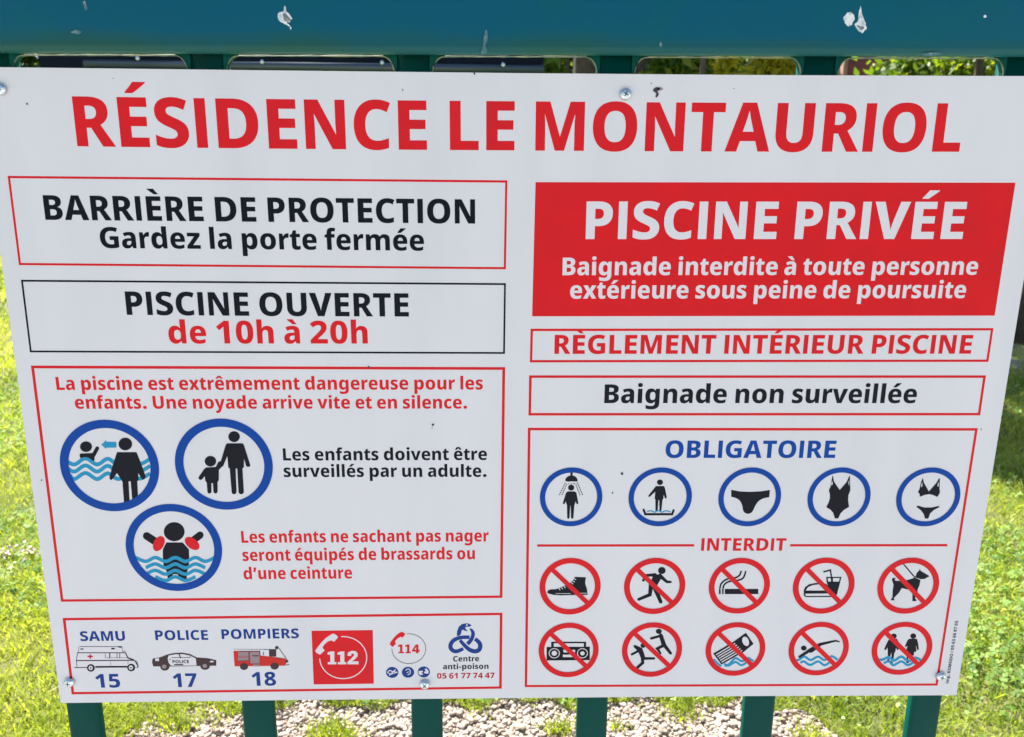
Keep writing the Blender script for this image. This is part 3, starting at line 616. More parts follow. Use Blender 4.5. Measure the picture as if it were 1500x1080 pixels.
# --- ten red crossed rings
Z = (785, 812, 11.61)
bk = Ink(2, *Z).poly([(660, 385), (850, 392), (838, 490), (870, 600), (880, 690), (640, 695), (430, 700), (300, 692), (220, 672), (190, 650), (205, 615), (250, 598), (340, 595), (400, 572), (500, 530), (580, 490), (640, 430)])
wh = Ink(3, *Z).line([(340, 668), (590, 668)], 8).line([(650, 662), (860, 662)], 8)
for a in ((385, 565, 408, 605), (430, 555, 452, 590), (478, 540, 498, 572), (600, 478, 630, 505), (622, 448, 655, 470), (645, 415, 680, 430)): wh.line([a[:2], a[2:]], 13)
picto((790, 880.1, 817.3, 900.2), M_RED, .81, 'red crossed ring with a high top shoe', [('shoe', M_BLACK, bk), ('laces', M_WHITE, wh)], True)
Z = (908, 812, 11.61)
bk = Ink(2, *Z).ell(714, 277, 65, 60).line([(400, 445), (440, 360), (600, 352)], [44, 42, 60]).line([(680, 365), (800, 470), (865, 472)], [70, 46, 36])
bk.poly([(570, 345), (690, 345), (712, 400), (640, 520), (560, 540), (500, 520), (540, 430)]).line([(530, 520), (510, 690), (320, 768)], [80, 60, 48]).line([(590, 560), (695, 810)], [80, 60])
picto((913.7, 1004, 817.3, 899.5), M_RED, .81, 'red crossed ring with a running person', [('figure', M_BLACK, bk)], True)
Z = (1032, 812, 11.61)
bk = Ink(2, *Z).poly([(345, 590), (915, 590), (915, 678), (345, 678)]).poly([(245, 590), (275, 590), (275, 678), (245, 678)]).poly([(298, 590), (325, 590), (325, 678), (298, 678)])
bk.line([(262, 575), (285, 500), (350, 440), (430, 412), (540, 395), (600, 350), (622, 295)], 28, True).line([(315, 575), (335, 520), (390, 475), (470, 455), (580, 440), (660, 400), (700, 295)], 28, True)
picto((1037.9, 1127.9, 817.3, 898.8), M_RED, .81, 'red crossed ring with a burning cigarette', [('cigarette', M_BLACK, bk)], True)
Z = (1156, 812, 11.61)
bk = Ink(2, *Z).line([(580, 302), (700, 268), (732, 465)], 26, round_=False).poly([(630, 385), (890, 385), (812, 690), (760, 690), (655, 520), (636, 480)], holes=[[(655, 408), (705, 405), (712, 465), (662, 466)], [(745, 405), (862, 405), (845, 465), (745, 465)]])
bk.poly([(245, 620), (270, 560), (340, 510), (430, 492), (520, 490), (620, 500), (700, 560), (720, 600), (700, 655), (250, 655), (248, 630)], holes=[[(280, 618), (320, 560), (400, 525), (510, 512), (600, 520), (680, 575), (700, 618)]])
bk.poly([(248, 655), (330, 655), (740, 655), (740, 728), (290, 730), (258, 715), (246, 690)], holes=[[(275, 672), (700, 668), (700, 708), (290, 710), (275, 695)]])
picto((1161.1, 1251.7, 816.9, 899), M_RED, .81, 'red crossed ring with a burger and a drink', [('snack', M_BLACK, bk)], True)
Z = (1280, 812, 11.61)
bk = Ink(2, *Z).line([(505, 170), (690, 385)], 22).poly([(780, 248), (800, 285), (940, 368), (935, 382), (895, 400), (870, 420), (800, 425), (700, 395), (735, 310), (770, 280)])
bk.poly([(320, 405), (370, 402), (372, 412), (352, 425), (365, 450), (450, 455), (560, 440), (650, 415), (692, 395), (795, 440), (775, 530), (745, 600), (742, 660), (700, 745), (728, 785), (715, 797), (655, 797), (655, 690), (660, 620), (570, 600), (475, 575), (425, 660), (350, 735), (340, 760), (358, 785), (290, 785), (290, 770), (315, 730), (320, 620), (335, 520), (305, 430)])
picto((1285, 1375.5, 816.9, 899), M_RED, .81, 'red crossed ring with a dog on a lead', [('dog', M_BLACK, bk)], True)
Z = (784, 907, 12)
bk = Ink(2, *Z).poly([(200, 490), (280, 490), (280, 398), (895, 398), (895, 485), (960, 485), (960, 722), (200, 728)], holes=[[(325, 425), (855, 425), (855, 487), (325, 487)]])
wh = Ink(3, *Z).ell(335, 600, 97, 88, hole=.86).ell(335, 600, 47, 43).ell(830, 600, 95, 87, hole=.86).ell(830, 602, 38, 36).poly([(490, 540), (700, 540), (700, 585), (500, 585)]).poly([(485, 625), (700, 625), (700, 668), (485, 668)])
picto((788.7, 877.1, 912.3, 991.9), M_RED, .815, 'red crossed ring with a portable stereo', [('stereo', M_BLACK, bk), ('dials', M_WHITE, wh)], True)
Z = (906, 907, 12)
bk = Ink(2, *Z).ell(708, 217, 52, 46).line([(575, 340), (720, 300)], 44).line([(745, 290), (800, 460)], [70, 80]).line([(800, 450), (915, 600)], [66, 50]).line([(790, 465), (680, 520), (740, 605)], [56, 50, 30])
bk.ell(432, 465, 45, 42).line([(290, 480), (380, 540), (425, 660)], [50, 90, 80]).line([(235, 620), (340, 565)], 42).line([(430, 692), (625, 692)], [50, 40]).line([(420, 660), (425, 770), (335, 850)], [60, 54, 50])
picto((910.7, 999.3, 911.8, 991.4), M_RED, .815, 'red crossed ring with one person pushing another', [('figures', M_BLACK, bk)], True)
Z = (1028, 907, 12)
wv = Ink(2, *Z).line([(215, 715), (290, 790), (330, 820)], 36, True).line([(390, 790), (470, 800), (590, 690), (700, 740), (800, 700)], 38, True, False).line([(400, 815), (480, 815), (590, 755), (690, 810), (780, 770)], 38, True, False).line([(820, 680), (900, 735)], 36)
bk = Ink(3, *Z).poly([(200, 605), (560, 395), (775, 240), (910, 435), (740, 575), (345, 800)])
wh = Ink(4, *Z).ell(770, 390, 85, 56, math.radians(68))
for i in range(5):
    t = (i + .5) / 5
    a = (222 + 122 * t, 616 + 162 * t); b = (578 + 150 * t, 404 + 155 * t)
    wh.line([(a[0] + 15, a[1] - 5), (b[0] - 5, b[1] + 5)], 17, round_=False)
picto((1033.2, 1121.1, 911.6, 989.9), M_RED, .815, 'red crossed ring with an air mattress on water', [('waves', M_CYAN, wv), ('mattress', M_BLACK, bk), ('stripes', M_WHITE, wh)], True)
Z = (1150, 907, 12)
wv = Ink(2, *Z).line([(190, 730), (250, 710), (340, 660), (450, 720), (580, 660), (690, 720), (820, 655), (920, 715)], 40, True, False).line([(270, 770), (330, 745), (440, 805), (580, 745), (690, 810), (800, 750)], 40, True, False)
bk = Ink(3, *Z).ell(328, 510, 50, 44).line([(255, 662), (480, 520)], [44, 60]).smooth([(420, 580), (480, 500), (560, 440), (640, 440), (620, 480), (540, 540), (470, 588)]).line([(600, 448), (890, 380), (950, 398)], [52, 30, 22])
picto((1154.8, 1243.3, 911.1, 989.3), M_RED, .815, 'red crossed ring with a diving swimmer', [('waves', M_CYAN, wv), ('figure', M_BLACK, bk)], True)
Z = (1272, 907, 12)
bk = Ink(2, *Z).ell(448, 300, 50, 46).poly([(370, 345), (500, 345), (530, 400), (530, 540), (505, 545), (485, 500), (478, 560), (455, 600), (440, 715), (405, 700), (405, 580), (385, 655), (340, 655), (340, 560), (335, 500), (310, 540), (285, 545), (280, 520), (335, 400)])
bk.ell(788, 298, 52, 46).poly([(720, 345), (850, 345), (870, 400), (888, 530), (870, 548), (855, 535), (835, 450), (845, 570), (805, 580), (800, 640), (770, 640), (700, 600), (700, 720), (670, 700), (670, 530), (690, 470), (660, 490), (640, 480), (690, 370)])
wv = Ink(3, *Z).line([(190, 715), (260, 710), (360, 670), (450, 730), (580, 660), (700, 740), (820, 680), (920, 720)], 44, True, False).line([(270, 775), (360, 745), (440, 810), (580, 745), (690, 810), (790, 760)], 40, True, False)
d2 = Ink(4, *Z).ell(350, 715, 22, 16).line([(395, 745), (425, 768)], 20).ell(685, 760, 24, 16)
picto((1276.6, 1365.5, 911.1, 988.4), M_RED, .815, 'red crossed ring with two bathers standing in water', [('figures', M_BLACK, bk), ('waves', M_CYAN, wv), ('feet', M_NAVY, d2)], True)

# --- emergency row
Z = (100, 940, 13.636)
bk = Ink(3, *Z)
bk.line([(230, 100), (1070, 100)], 10).line([(212, 110), (205, 215)], 9).line([(185, 222), (1150, 222)], 17).line([(190, 225), (162, 375), (175, 500)], 12)
bk.line([(165, 378), (1310, 372)], 20).line([(1145, 225), (1190, 325), (1370, 400), (1395, 500)], [20, 20, 14, 22]).line([(540, 505), (1180, 500)], 34, round_=False).line([(130, 520), (380, 515)], 16)
bk.poly([(1000, 92), (1070, 92), (1070, 122), (1000, 118)]).poly([(240, 140), (300, 132), (310, 158), (245, 160)]).poly([(860, 125), (930, 125), (930, 155), (860, 155)]).line([(1070, 110), (1090, 205), (1140, 190)], 9)
bk.line([(740, 240), (740, 320)], 10).line([(830, 230), (830, 325)], 20).line([(975, 235), (975, 320)], 14).line([(1030, 235), (1030, 325)], 14).line([(740, 322), (1190, 322)], 7).line([(850, 385), (850, 490)], 6).line([(1195, 380), (1195, 440)], 8)
bk.line([(1340, 400), (1400, 500), (1370, 520)], 16).ell(453, 525, 78, 76).ell(1258, 517, 80, 76).line([(1190, 322), (1310, 368)], 26)
wb = Ink(2, *Z).poly([(212, 100), (1075, 100), (1150, 222), (1190, 322), (1370, 400), (1395, 505), (180, 510), (165, 380)])
rc = Ink(4, *Z).poly([(425, 255), (455, 255), (455, 280), (495, 282), (495, 308), (455, 310), (455, 340), (425, 340), (425, 310), (385, 308), (385, 282), (425, 280)])
o = wb.build('ambulance_drawing', M_WHITE, sign, 'small printed ambulance'); bk.build('outline', M_BLACK, o)
for wx, wy in ((450, 525), (1253, 518)): Ink(4, *Z).ell(wx, wy, 42, 44, hole=.4).build('hubcap', M_WHITE, o)
rc.build('red_cross', M_DKRED, o)
Z = (215, 950, 13.636)
bd = Ink(2, *Z).poly([(105, 270), (120, 200), (260, 180), (400, 125), (520, 95), (700, 82), (860, 110), (1000, 180), (1220, 195), (1390, 235), (1388, 345), (480, 360), (130, 360)]).ell(362, 365, 92, 78).ell(1165, 350, 96, 78)
wt = Ink(3, *Z).poly([(440, 140), (560, 118), (700, 112), (860, 140), (980, 200), (995, 340), (490, 345), (440, 290), (418, 200)]).poly([(170, 200), (245, 195), (245, 250), (170, 250)]).ell(1300, 262, 42, 16)
dd = Ink(4, *Z).line([(500, 182), (870, 180)], 12).line([(650, 115), (675, 185)], 24).line([(860, 165), (900, 140)], 10).ell(465, 216, 18, 10).poly([(550, 310), (730, 310), (730, 335), (550, 335)])
o = bd.build('police_car_drawing', M_BROWN, sign, 'small printed police car')
wt.build('doors', M_WHITE, o); dd.build('windows', M_BROWN, o)
for wx, wy in ((350, 362), (1160, 348)): Ink(3, *Z).ell(wx, wy, 46, 40).build('wheel', M_GREY, o)
text('POLICE', M_BLACK, o, [(253, 971.5), (277, 971.3)], 4.6, layer=5)
Z = (335, 940, 15)
rb = Ink(2, *Z).poly([(105, 205), (690, 205), (700, 305), (1060, 345), (1240, 370), (1300, 420), (1230, 530), (130, 545)])
gy = Ink(3, *Z).poly([(210, 225), (440, 225), (440, 415), (205, 415)]).poly([(465, 225), (675, 225), (675, 480), (480, 480)]).poly([(540, 500), (690, 500), (690, 545), (540, 545)])
bk = Ink(4, *Z).line([(110, 165), (740, 170), (1040, 178)], [6, 8, 20]).line([(210, 210), (680, 210)], 12).line([(685, 200), (685, 300)], 12).line([(440, 230), (450, 415), (210, 425)], 12).poly([(885, 175), (1045, 175), (1045, 330), (890, 325)])
bk.ell(1058, 132, 40, 34).line([(1110, 150), (1270, 380)], 14).line([(1060, 355), (1230, 372)], 9).ell(1280, 430, 30, 32).ell(338, 545, 90, 78).ell(1010, 538, 92, 76).line([(460, 488), (680, 488)], 10).line([(760, 230), (765, 290)], 16).line([(1230, 520), (1330, 500)], 14).line([(530, 310), (650, 312)], 22)
st = Ink(4, *Z).line([(210, 320), (435, 320)], 7).line([(210, 350), (435, 350)], 7)
o = rb.build('fire_engine_drawing', M_ORANGE, sign, 'small printed fire engine'); gy.build('shutters', M_GREY, o); bk.build('outline', M_BROWN, o)
st.build('shutter_lines', M_DKRED, o)
Z = (450, 915, 11.37)
o = Ink(2, *Z).poly([(72, 105), (1092, 92), (1110, 985), (108, 998)]).build('emergency_block', M_RED, sign, 'small red square with the number 112')


def arc(cx, cy_, rx, ry, a0, a1, n=40):
    return [(cx + rx * math.cos(math.radians(a0 + (a1 - a0) * i / n)), cy_ + ry * math.sin(math.radians(a0 + (a1 - a0) * i / n))) for i in range(n + 1)]


wh = Ink(3, *Z).line(arc(600, 550, 392, 350, -94, 176), 16)
wh.poly(cat_open([(135, 435), (200, 345), (300, 235), (400, 165), (440, 152), (490, 180), (512, 215)], 4) + [(450, 285)] + cat_open([(400, 262), (340, 285), (280, 340), (255, 385)], 4) + [(292, 432), (215, 500), (160, 475)])
one = lambda x: [(x, 465), (x + 55, 448), (x + 112, 448), (x + 112, 625), (x + 145, 625), (x + 145, 662), (x + 5, 662), (x + 5, 625), (x + 45, 625), (x + 45, 500), (x, 500)]
wh.poly(one(340)).poly(one(507))
wh.poly([(672, 520), (680, 465), (740, 438), (800, 440), (840, 475), (838, 530), (790, 580), (740, 615), (800, 612), (855, 612), (855, 662), (672, 662), (675, 620), (740, 560), (780, 515), (778, 490), (750, 480), (735, 492), (733, 520)])
wh.build('phone_emblem', M_WHITE, o)
Z = (560, 915, 10.8)
o = Ink(2, *Z).line(arc(420, 382, 268, 236, -96, 180), 9).build('thin_circle', M_BROWN, sign, 'thin circle around the number 114')
rd = Ink(2, *Z).poly(cat_open([(118, 300), (150, 250), (220, 170), (280, 125), (320, 118), (365, 150)], 4) + [(325, 207)] + cat_open([(290, 195), (240, 225), (200, 270)], 4) + [(218, 305), (165, 355), (130, 330)])
o1 = lambda x: [(x, 330), (x + 30, 316), (x + 68, 316), (x + 68, 432), (x + 92, 432), (x + 92, 455), (x + 5, 455), (x + 5, 432), (x + 30, 432), (x + 30, 352), (x, 352)]
rd.poly(o1(250)).poly(o1(362)).poly([(470, 405), (530, 316), (572, 316), (572, 400), (592, 402), (592, 428), (572, 430), (572, 455), (532, 455), (532, 430), (470, 430)], holes=[[(505, 400), (535, 355), (535, 400)]])
rd.build('phone_emblem', M_RED, o)
ds = [Ink(2, *Z).ell(*e_, 98, 87).build('small_disc', M_NAVY, sign) for e_ in ((157, 757), (407, 755), (656, 750))]
wh = Ink(3, *Z).line([(85, 755), (120, 725), (165, 745), (230, 752)], 14, True).line([(85, 760), (130, 785), (180, 770), (235, 757)], 12, True).line([(115, 800), (205, 715)], 16)
wh.build('symbol', M_WHITE, ds[0]); wh = Ink(3, *Z)
wh.line([(372, 720), (410, 700), (440, 725), (440, 770), (405, 795)], 12, True).line([(390, 760), (420, 745)], 10)
wh.build('symbol', M_WHITE, ds[1]); wh = Ink(3, *Z)
wh.poly([(570, 735), (640, 730), (640, 755), (615, 760), (650, 790), (600, 800), (575, 775)]).poly([(670, 700), (700, 695), (735, 740), (725, 780), (690, 770), (665, 770), (660, 745), (690, 740)])
wh.build('symbol', M_WHITE, ds[2])
Z = (640, 905, 11.37)
nv = Ink(2, *Z).line([(545, 325), (400, 330), (290, 370), (232, 440), (232, 510), (290, 558), (360, 552), (440, 515)], [60, 60, 66, 70, 70, 66, 64, 50], True, False)
nv.line([(385, 375), (450, 450), (540, 530), (630, 560), (700, 535), (722, 470), (700, 410), (635, 352)], [52, 62, 68, 70, 74, 74, 70, 60], True, False)
nv.line([(510, 440), (575, 360), (602, 280), (590, 225), (550, 180)], [66, 64, 62, 54, 20], True, False)
nv.poly([(332, 300), (335, 230), (365, 150), (420, 105), (500, 92), (545, 105), (580, 130), (540, 150), (490, 150), (470, 165), (480, 190), (520, 222), (480, 222), (430, 200), (412, 215), (405, 260), (385, 295), (345, 305)], holes=[[(484, 110), (510, 110), (515, 128), (498, 136), (480, 125)]])
nv.build('snake_emblem', M_NAVY, fD)

# --- dirt specks and the scar of an old screw
for (x, y, r_) in ((540, 537.5, 2.2), (634.5, 622, 2), (633, 627, .8), (911, 694, 2), (897, 722, 1.3), (40, 152.5, 1.4), (61, 703.5, 1.2), (590, 132, 1.1), (954, 122.5, 1), (695, 108.5, 1.5), (166, 115, 1), (1437, 629, 1), (1075, 130, .8), (424, 590, .8)):
    Ink(9).poly([(x + r_ * (0.6 + 0.7 * random.random()) * math.cos(a), y + r_ * (0.6 + 0.8 * random.random()) * math.sin(a)) for a in (0, 1, 2, 3, 4, 5)]).build('speck', M_DIRT, sign)
Ink(9).smooth([(957, 131), (961, 128), (966, 129), (966, 132), (963, 134), (965, 138), (962, 143), (960, 142), (961, 137), (957, 134)]).build('smudge', M_DIRT, sign)
Ink(9).smooth([(963, 129), (968, 128), (971, 131), (967, 133), (964, 132)]).build('scratch', M_GREY, sign)


def screw(u, v, rp=7.6, tilt=0.3):
    c = at(u, v); r = rp * 0.00056
    V, Fc = [], []
    prof = [(1.0, 0), (1.0, .18), (.92, .36), (.7, .52), (.4, .62), (0.12, .65)]
    N = 24
    for q, h in prof:
        for i in range(N):
            t = 2 * math.pi * i / N
            V.append((r * q * math.cos(t), -r * h, r * q * math.sin(t)))
    for j in range(len(prof) - 1):
        for i in range(N):
            Fc.append((j * N + i, j * N + (i + 1) % N, (j + 1) * N + (i + 1) % N, (j + 1) * N + i))
    Fc.append(tuple(range((len(prof) - 1) * N, len(prof) * N)))
    o = mesh_obj('screw', V, Fc, M_ZINC, sign, True); o.location = (c.x, -0.0012, c.z); o.rotation_euler = (0, tilt, 0)
    a, b = .46 * r, .1 * r
    pr = [(b, b), (a, b * .7), (a, -b * .7), (b, -b), (b * .7, -a), (-b * .7, -a), (-b, -b), (-a, -b * .7), (-a, b * .7), (-b, b), (-b * .7, a), (b * .7, a)]
    mesh_obj('recess', [(x, -r * .66, z) for x, z in pr] + [(x, -r * .3, z) for x, z in pr],
             [tuple(range(12)), *[(i, (i + 1) % 12, 12 + (i + 1) % 12, 12 + i) for i in range(12)]], M_DARK, o)
    # washer
    W = []
    for rr_ in (r * 1.18, r * .8):
        W += [(rr_ * math.cos(2 * math.pi * i / N), 0.0006, rr_ * math.sin(2 * math.pi * i / N)) for i in range(N)]
    return o


for u, v, t in ((916, 138.5, .5), (102.5, 998.5, .1), (622.5, 1001.5, .78), (1377, 989.5, .3), (2, 131, .4)): screw(u, v, tilt=t)

# ================================================================== THE RAILING
railing = thing('railing', 'dark green painted steel railing with upright bars carrying the pool sign', 'railing', (0, 0.02, 0))
railing.location = (0, 0, 0)
a, b = at(0, 77.6, -0.004), at(1500, 83.2, -0.004)
sl = (b.z - a.z) / (b.x - a.x)
zr = lambda x: a.z + sl * (x - a.x)
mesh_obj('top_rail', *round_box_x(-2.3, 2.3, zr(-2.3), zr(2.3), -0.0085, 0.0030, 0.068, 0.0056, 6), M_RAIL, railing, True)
mesh_obj('bottom_rail', *round_box_x(-2.3, 2.3, 0.09, 0.09, 0.0035, 0.0335, 0.04, 0.005), M_PAINT, railing, True)
bars = []
bx = [(at(u0, 1030, 0.0035).x + at(u1, 1030, 0.0035).x) / 2 for u0, u1 in ((90, 144.5), (348.7, 401.9), (598.2, 650.4), (843, 894.6), (1089, 1140.8), (1333.2, 1385.8))]
pitch_b = (bx[-1] - bx[0]) / 5
xs = [bx[0] + pitch_b * i for i in range(-12, 18)]
for i in range(6): xs[12 + i] = bx[i]
for x in xs:
    if abs(x) > 2.2: continue
    sec = []; r = 0.0042; hw, y0, y1 = 0.0140, 0.0036, 0.0156
    for (cx_, cy_, a0) in ((x - hw + r, y0 + r, 180), (x + hw - r, y0 + r, 270), (x + hw - r, y1 - r, 0), (x - hw + r, y1 - r, 90)):
        for i in range(5):
            t = math.radians(a0 + 22.5 * i); sec.append((cx_ + r * math.cos(t), cy_ + r * math.sin(t)))
    n = len(sec)
    zt = zr(x) + 0.05
    V = [(p, q, 0.0) for p, q in sec] + [(p, q, zt) for p, q in sec]
    mesh_obj('bar', V, [(i, (i + 1) % n, n + (i + 1) % n, n + i) for i in range(n)] + [tuple(range(n, 2 * n)), tuple(range(n))[::-1]], M_PAINT, railing, True)
    # weld fillets in the corners between the bar and the rail
    for s_ in (-1, 1):
        xe = x + s_ * hw; zz = zr(xe); wd, hh = 0.0085, 0.0125
        cur = [(xe + s_ * wd * (1 - math.cos(t)) * 1.0, zz - hh * (1 - math.sin(t))) for t in [math.pi / 2 * i / 7 for i in range(8)]]
        cur = [(xe + s_ * wd * (1 - math.sin(t)), zz - hh * (1 - math.cos(t))) for t in [math.pi / 2 * i / 7 for i in range(8)]]
        prof = [(xe - s_ * 0.002, zz + 0.004)] + [(px_ + s_ * (0.0006 * random.random()), pz) for px_, pz in cur] + [(xe - s_ * 0.002, zz - hh)]
        prof.insert(1, (xe + s_ * wd, zz + 0.004))
        m_ = len(prof)
        V = [(p, 0.0028, q) for p, q in prof] + [(p, 0.0075, q) for p, q in prof]
        mesh_obj('weld', V, [tuple(range(m_)), tuple(range(m_, 2 * m_))[::-1]] + [(i, (i + 1) % m_, m_ + (i + 1) % m_, m_ + i) for i in range(m_)], M_PAINT, railing)


# pale lip round each opening under the rail, bounce light put into its colour
M_LIP = mat('lit_lip', (0.16, 0.20, 0.12), 0.6, noise=(120, (0.03, 0.10, 0.08), .4, .65))
vis = [x for x in xs if abs(x) <= 2.2]
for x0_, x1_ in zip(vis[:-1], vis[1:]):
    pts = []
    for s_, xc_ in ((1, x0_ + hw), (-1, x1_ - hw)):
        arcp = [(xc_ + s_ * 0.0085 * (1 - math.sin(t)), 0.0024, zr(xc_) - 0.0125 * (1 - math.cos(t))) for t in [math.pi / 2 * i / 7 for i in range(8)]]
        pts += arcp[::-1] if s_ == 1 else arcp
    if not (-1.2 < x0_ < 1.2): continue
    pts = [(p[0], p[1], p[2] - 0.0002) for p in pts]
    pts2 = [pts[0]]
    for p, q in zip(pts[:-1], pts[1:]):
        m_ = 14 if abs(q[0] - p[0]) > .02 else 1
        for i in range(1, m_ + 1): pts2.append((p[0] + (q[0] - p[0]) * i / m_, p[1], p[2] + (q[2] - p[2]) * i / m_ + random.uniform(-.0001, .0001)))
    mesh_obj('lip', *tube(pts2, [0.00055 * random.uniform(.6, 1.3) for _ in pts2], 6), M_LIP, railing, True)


# green reflection along the lower edge of the rail, painted as a ragged band
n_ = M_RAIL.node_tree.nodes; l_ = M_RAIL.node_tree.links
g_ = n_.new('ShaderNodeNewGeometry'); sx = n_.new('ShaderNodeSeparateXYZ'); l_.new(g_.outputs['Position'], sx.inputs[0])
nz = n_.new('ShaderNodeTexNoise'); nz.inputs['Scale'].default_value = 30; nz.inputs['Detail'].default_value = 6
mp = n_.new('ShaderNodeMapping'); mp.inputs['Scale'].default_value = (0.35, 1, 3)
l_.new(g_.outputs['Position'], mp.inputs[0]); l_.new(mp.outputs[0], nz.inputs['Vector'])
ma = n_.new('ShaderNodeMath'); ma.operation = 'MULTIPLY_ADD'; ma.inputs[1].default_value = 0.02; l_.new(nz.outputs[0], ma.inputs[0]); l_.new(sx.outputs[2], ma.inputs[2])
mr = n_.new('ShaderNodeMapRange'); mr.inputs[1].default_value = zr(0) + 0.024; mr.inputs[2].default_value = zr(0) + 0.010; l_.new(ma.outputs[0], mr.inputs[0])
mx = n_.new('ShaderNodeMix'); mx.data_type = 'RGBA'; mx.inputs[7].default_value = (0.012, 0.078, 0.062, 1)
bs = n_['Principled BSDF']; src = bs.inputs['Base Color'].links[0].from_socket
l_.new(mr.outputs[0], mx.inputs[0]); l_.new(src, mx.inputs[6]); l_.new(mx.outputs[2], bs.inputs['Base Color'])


def chip(pts, m, lift=0.0003, inner=None, m2=None, ragged=0.12):
    """a flake of bare metal on the face of the top rail"""
    P = cat_closed(pts, 5)
    cx_ = sum(p[0] for p in P) / len(P); cy_ = sum(p[1] for p in P) / len(P)
    P = [(cx_ + (x - cx_) * (1 + ragged * (random.random() - .5)), cy_ + (y - cy_) * (1 + ragged * (random.random() - .5))) for x, y in P]
    Y = -0.0085 - lift
    W = [at(x, y, Y) for x, y in P]
    n = len(W)
    t = tessellate_polygon([[Vector((q.x, q.z, 0)) for q in W]])
    V = [(q.x, Y, q.z) for q in W] + [(q.x, -0.0083, q.z) for q in W]
    Fc = []
    for i, j, k in t:
        c_ = (W[j].x - W[i].x) * (W[k].z - W[i].z) - (W[j].z - W[i].z) * (W[k].x - W[i].x)
        Fc.append((i, j, k) if c_ > 0 else (i, k, j))
    Fc += [(i, n + i, n + (i + 1) % n, (i + 1) % n) for i in range(n)]
    o = mesh_obj('paint_chip', V, Fc, m, railing)
    if inner:
        W = [at(x, y, Y - 0.0002) for x, y in cat_closed(inner, 4)]
        t = tessellate_polygon([[Vector((q.x, q.z, 0)) for q in W]])
        Fc = []
        for i, j, k in t:
            c_ = (W[j].x - W[i].x) * (W[k].z - W[i].z) - (W[j].z - W[i].z) * (W[k].x - W[i].x)
            Fc.append((i, j, k) if c_ > 0 else (i, k, j))
        mesh_obj('chip_core', W, Fc, m2, o)
    return o


Zc = lambda p: (380 + p[0] / 18, p[1] / 18)
chip([Zc(p) for p in ((655, 175), (690, 190), (710, 300), (780, 370), (850, 470), (855, 515), (780, 500), (700, 545), (760, 640), (835, 720), (820, 790), (790, 700), (680, 640), (540, 560), (485, 470), (490, 370), (560, 320), (630, 300))], M_CHIP,
     inner=[Zc(p) for p in ((620, 380), (680, 350), (750, 430), (830, 520), (790, 600), (700, 570), (640, 500))], m2=M_CHIP2)
chip([(1236, 27), (1241, 19), (1247, 18), (1251, 24), (1250, 33), (1244, 38), (1239, 35)], M_CHIP, ragged=.25)
chip([(1258, 20), (1261, 10), (1263, 20), (1268, 34), (1269, 43), (1262, 48), (1256, 43), (1252, 36), (1257, 31)], M_CHIP, ragged=.2, inner=[(1255, 37), (1259, 38), (1266, 40), (1262, 44)], m2=M_CHIP2)
chip([(121, 4), (124, 1), (126, 6), (128, 12), (125, 15), (123, 9)], M_FAINT)
chip([(104, 47), (112, 44), (119, 47), (115, 50), (108, 49)], M_FAINT)
chip([(708, 62), (711, 44), (714, 48), (714, 60), (711, 66), (714, 76), (705, 78), (707, 70)], M_FAINT)
chip([(966, 65), (968, 60), (970, 66), (968, 70)], M_FAINT)
chip([(1441, 23), (1444, 22), (1445, 25), (1442, 26)], M_CHIP)
chip([(1352, 79), (1365, 77), (1378, 78), (1374, 81), (1358, 82)], M_FAINT)

# ================================================================== THE GROUND
def ground_mat(name, c0, c1, c2, sc, bump=0.3, rough=0.9):
    m = bpy.data.materials.new(name); m.use_nodes = True
    n = m.node_tree.nodes; L = m.node_tree.links; b = n['Principled BSDF']; b.inputs['Roughness'].default_value = rough
    g = n.new('ShaderNodeNewGeometry')
    t = n.new('ShaderNodeTexNoise'); t.inputs['Scale'].default_value = sc; t.inputs['Detail'].default_value = 8; t.inputs['Roughness'].default_value = 0.65
    u = n.new('ShaderNodeTexNoise'); u.inputs['Scale'].default_value = sc * 14; u.inputs['Detail'].default_value = 4
    r = n.new('ShaderNodeValToRGB'); e = r.color_ramp.elements
    e[0].position = .35; e[0].color = (*c0, 1); e[1].position = .65; e[1].color = (*c2, 1); k = e.new(.5); k.color = (*c1, 1)
    x = n.new('ShaderNodeMix'); x.data_type = 'FLOAT'; x.inputs[0].default_value = 0.4
    L.new(g.outputs['Position'], t.inputs['Vector']); L.new(g.outputs['Position'], u.inputs['Vector'])
    L.new(t.outputs[0], x.inputs[2]); L.new(u.outputs[0], x.inputs[3]); L.new(x.outputs[0], r.inputs[0]); L.new(r.outputs[0], b.inputs['Base Color'])
    q = n.new('ShaderNodeBump'); q.inputs['Strength'].default_value = bump; q.inputs['Distance'].default_value = 0.02
    L.new(u.outputs[0], q.inputs['Height']); L.new(q.outputs[0], b.inputs['Normal'])
    return m


M_LAWN = ground_mat('lawn_soil', (0.05, 0.055, 0.018), (0.10, 0.105, 0.03), (0.17, 0.155, 0.06), 1.3)
M_GROUND = ground_mat('far_ground', (0.04, 0.07, 0.015), (0.08, 0.11, 0.02), (0.12, 0.13, 0.04), 0.3)
M_PAVE = ground_mat('paving', (0.30, 0.29, 0.28), (0.36, 0.35, 0.33), (0.42, 0.41, 0.39), 4, 0.15)
M_SAND = ground_mat('gravel_bed', (0.22, 0.175, 0.14), (0.33, 0.27, 0.215), (0.42, 0.36, 0.30), 6)
M_STONE = leaf_mat('stone', (0.17, 0.13, 0.10), (0.31, 0.245, 0.20), (0.46, 0.39, 0.34), trans=0.0, rough=0.85)
M_GRASS = leaf_mat('grass_blades', (0.12, 0.20, 0.02), (0.33, 0.42, 0.05), (0.55, 0.59, 0.17), trans=0.5, tcol=(1.35, 1.25, 0.45))
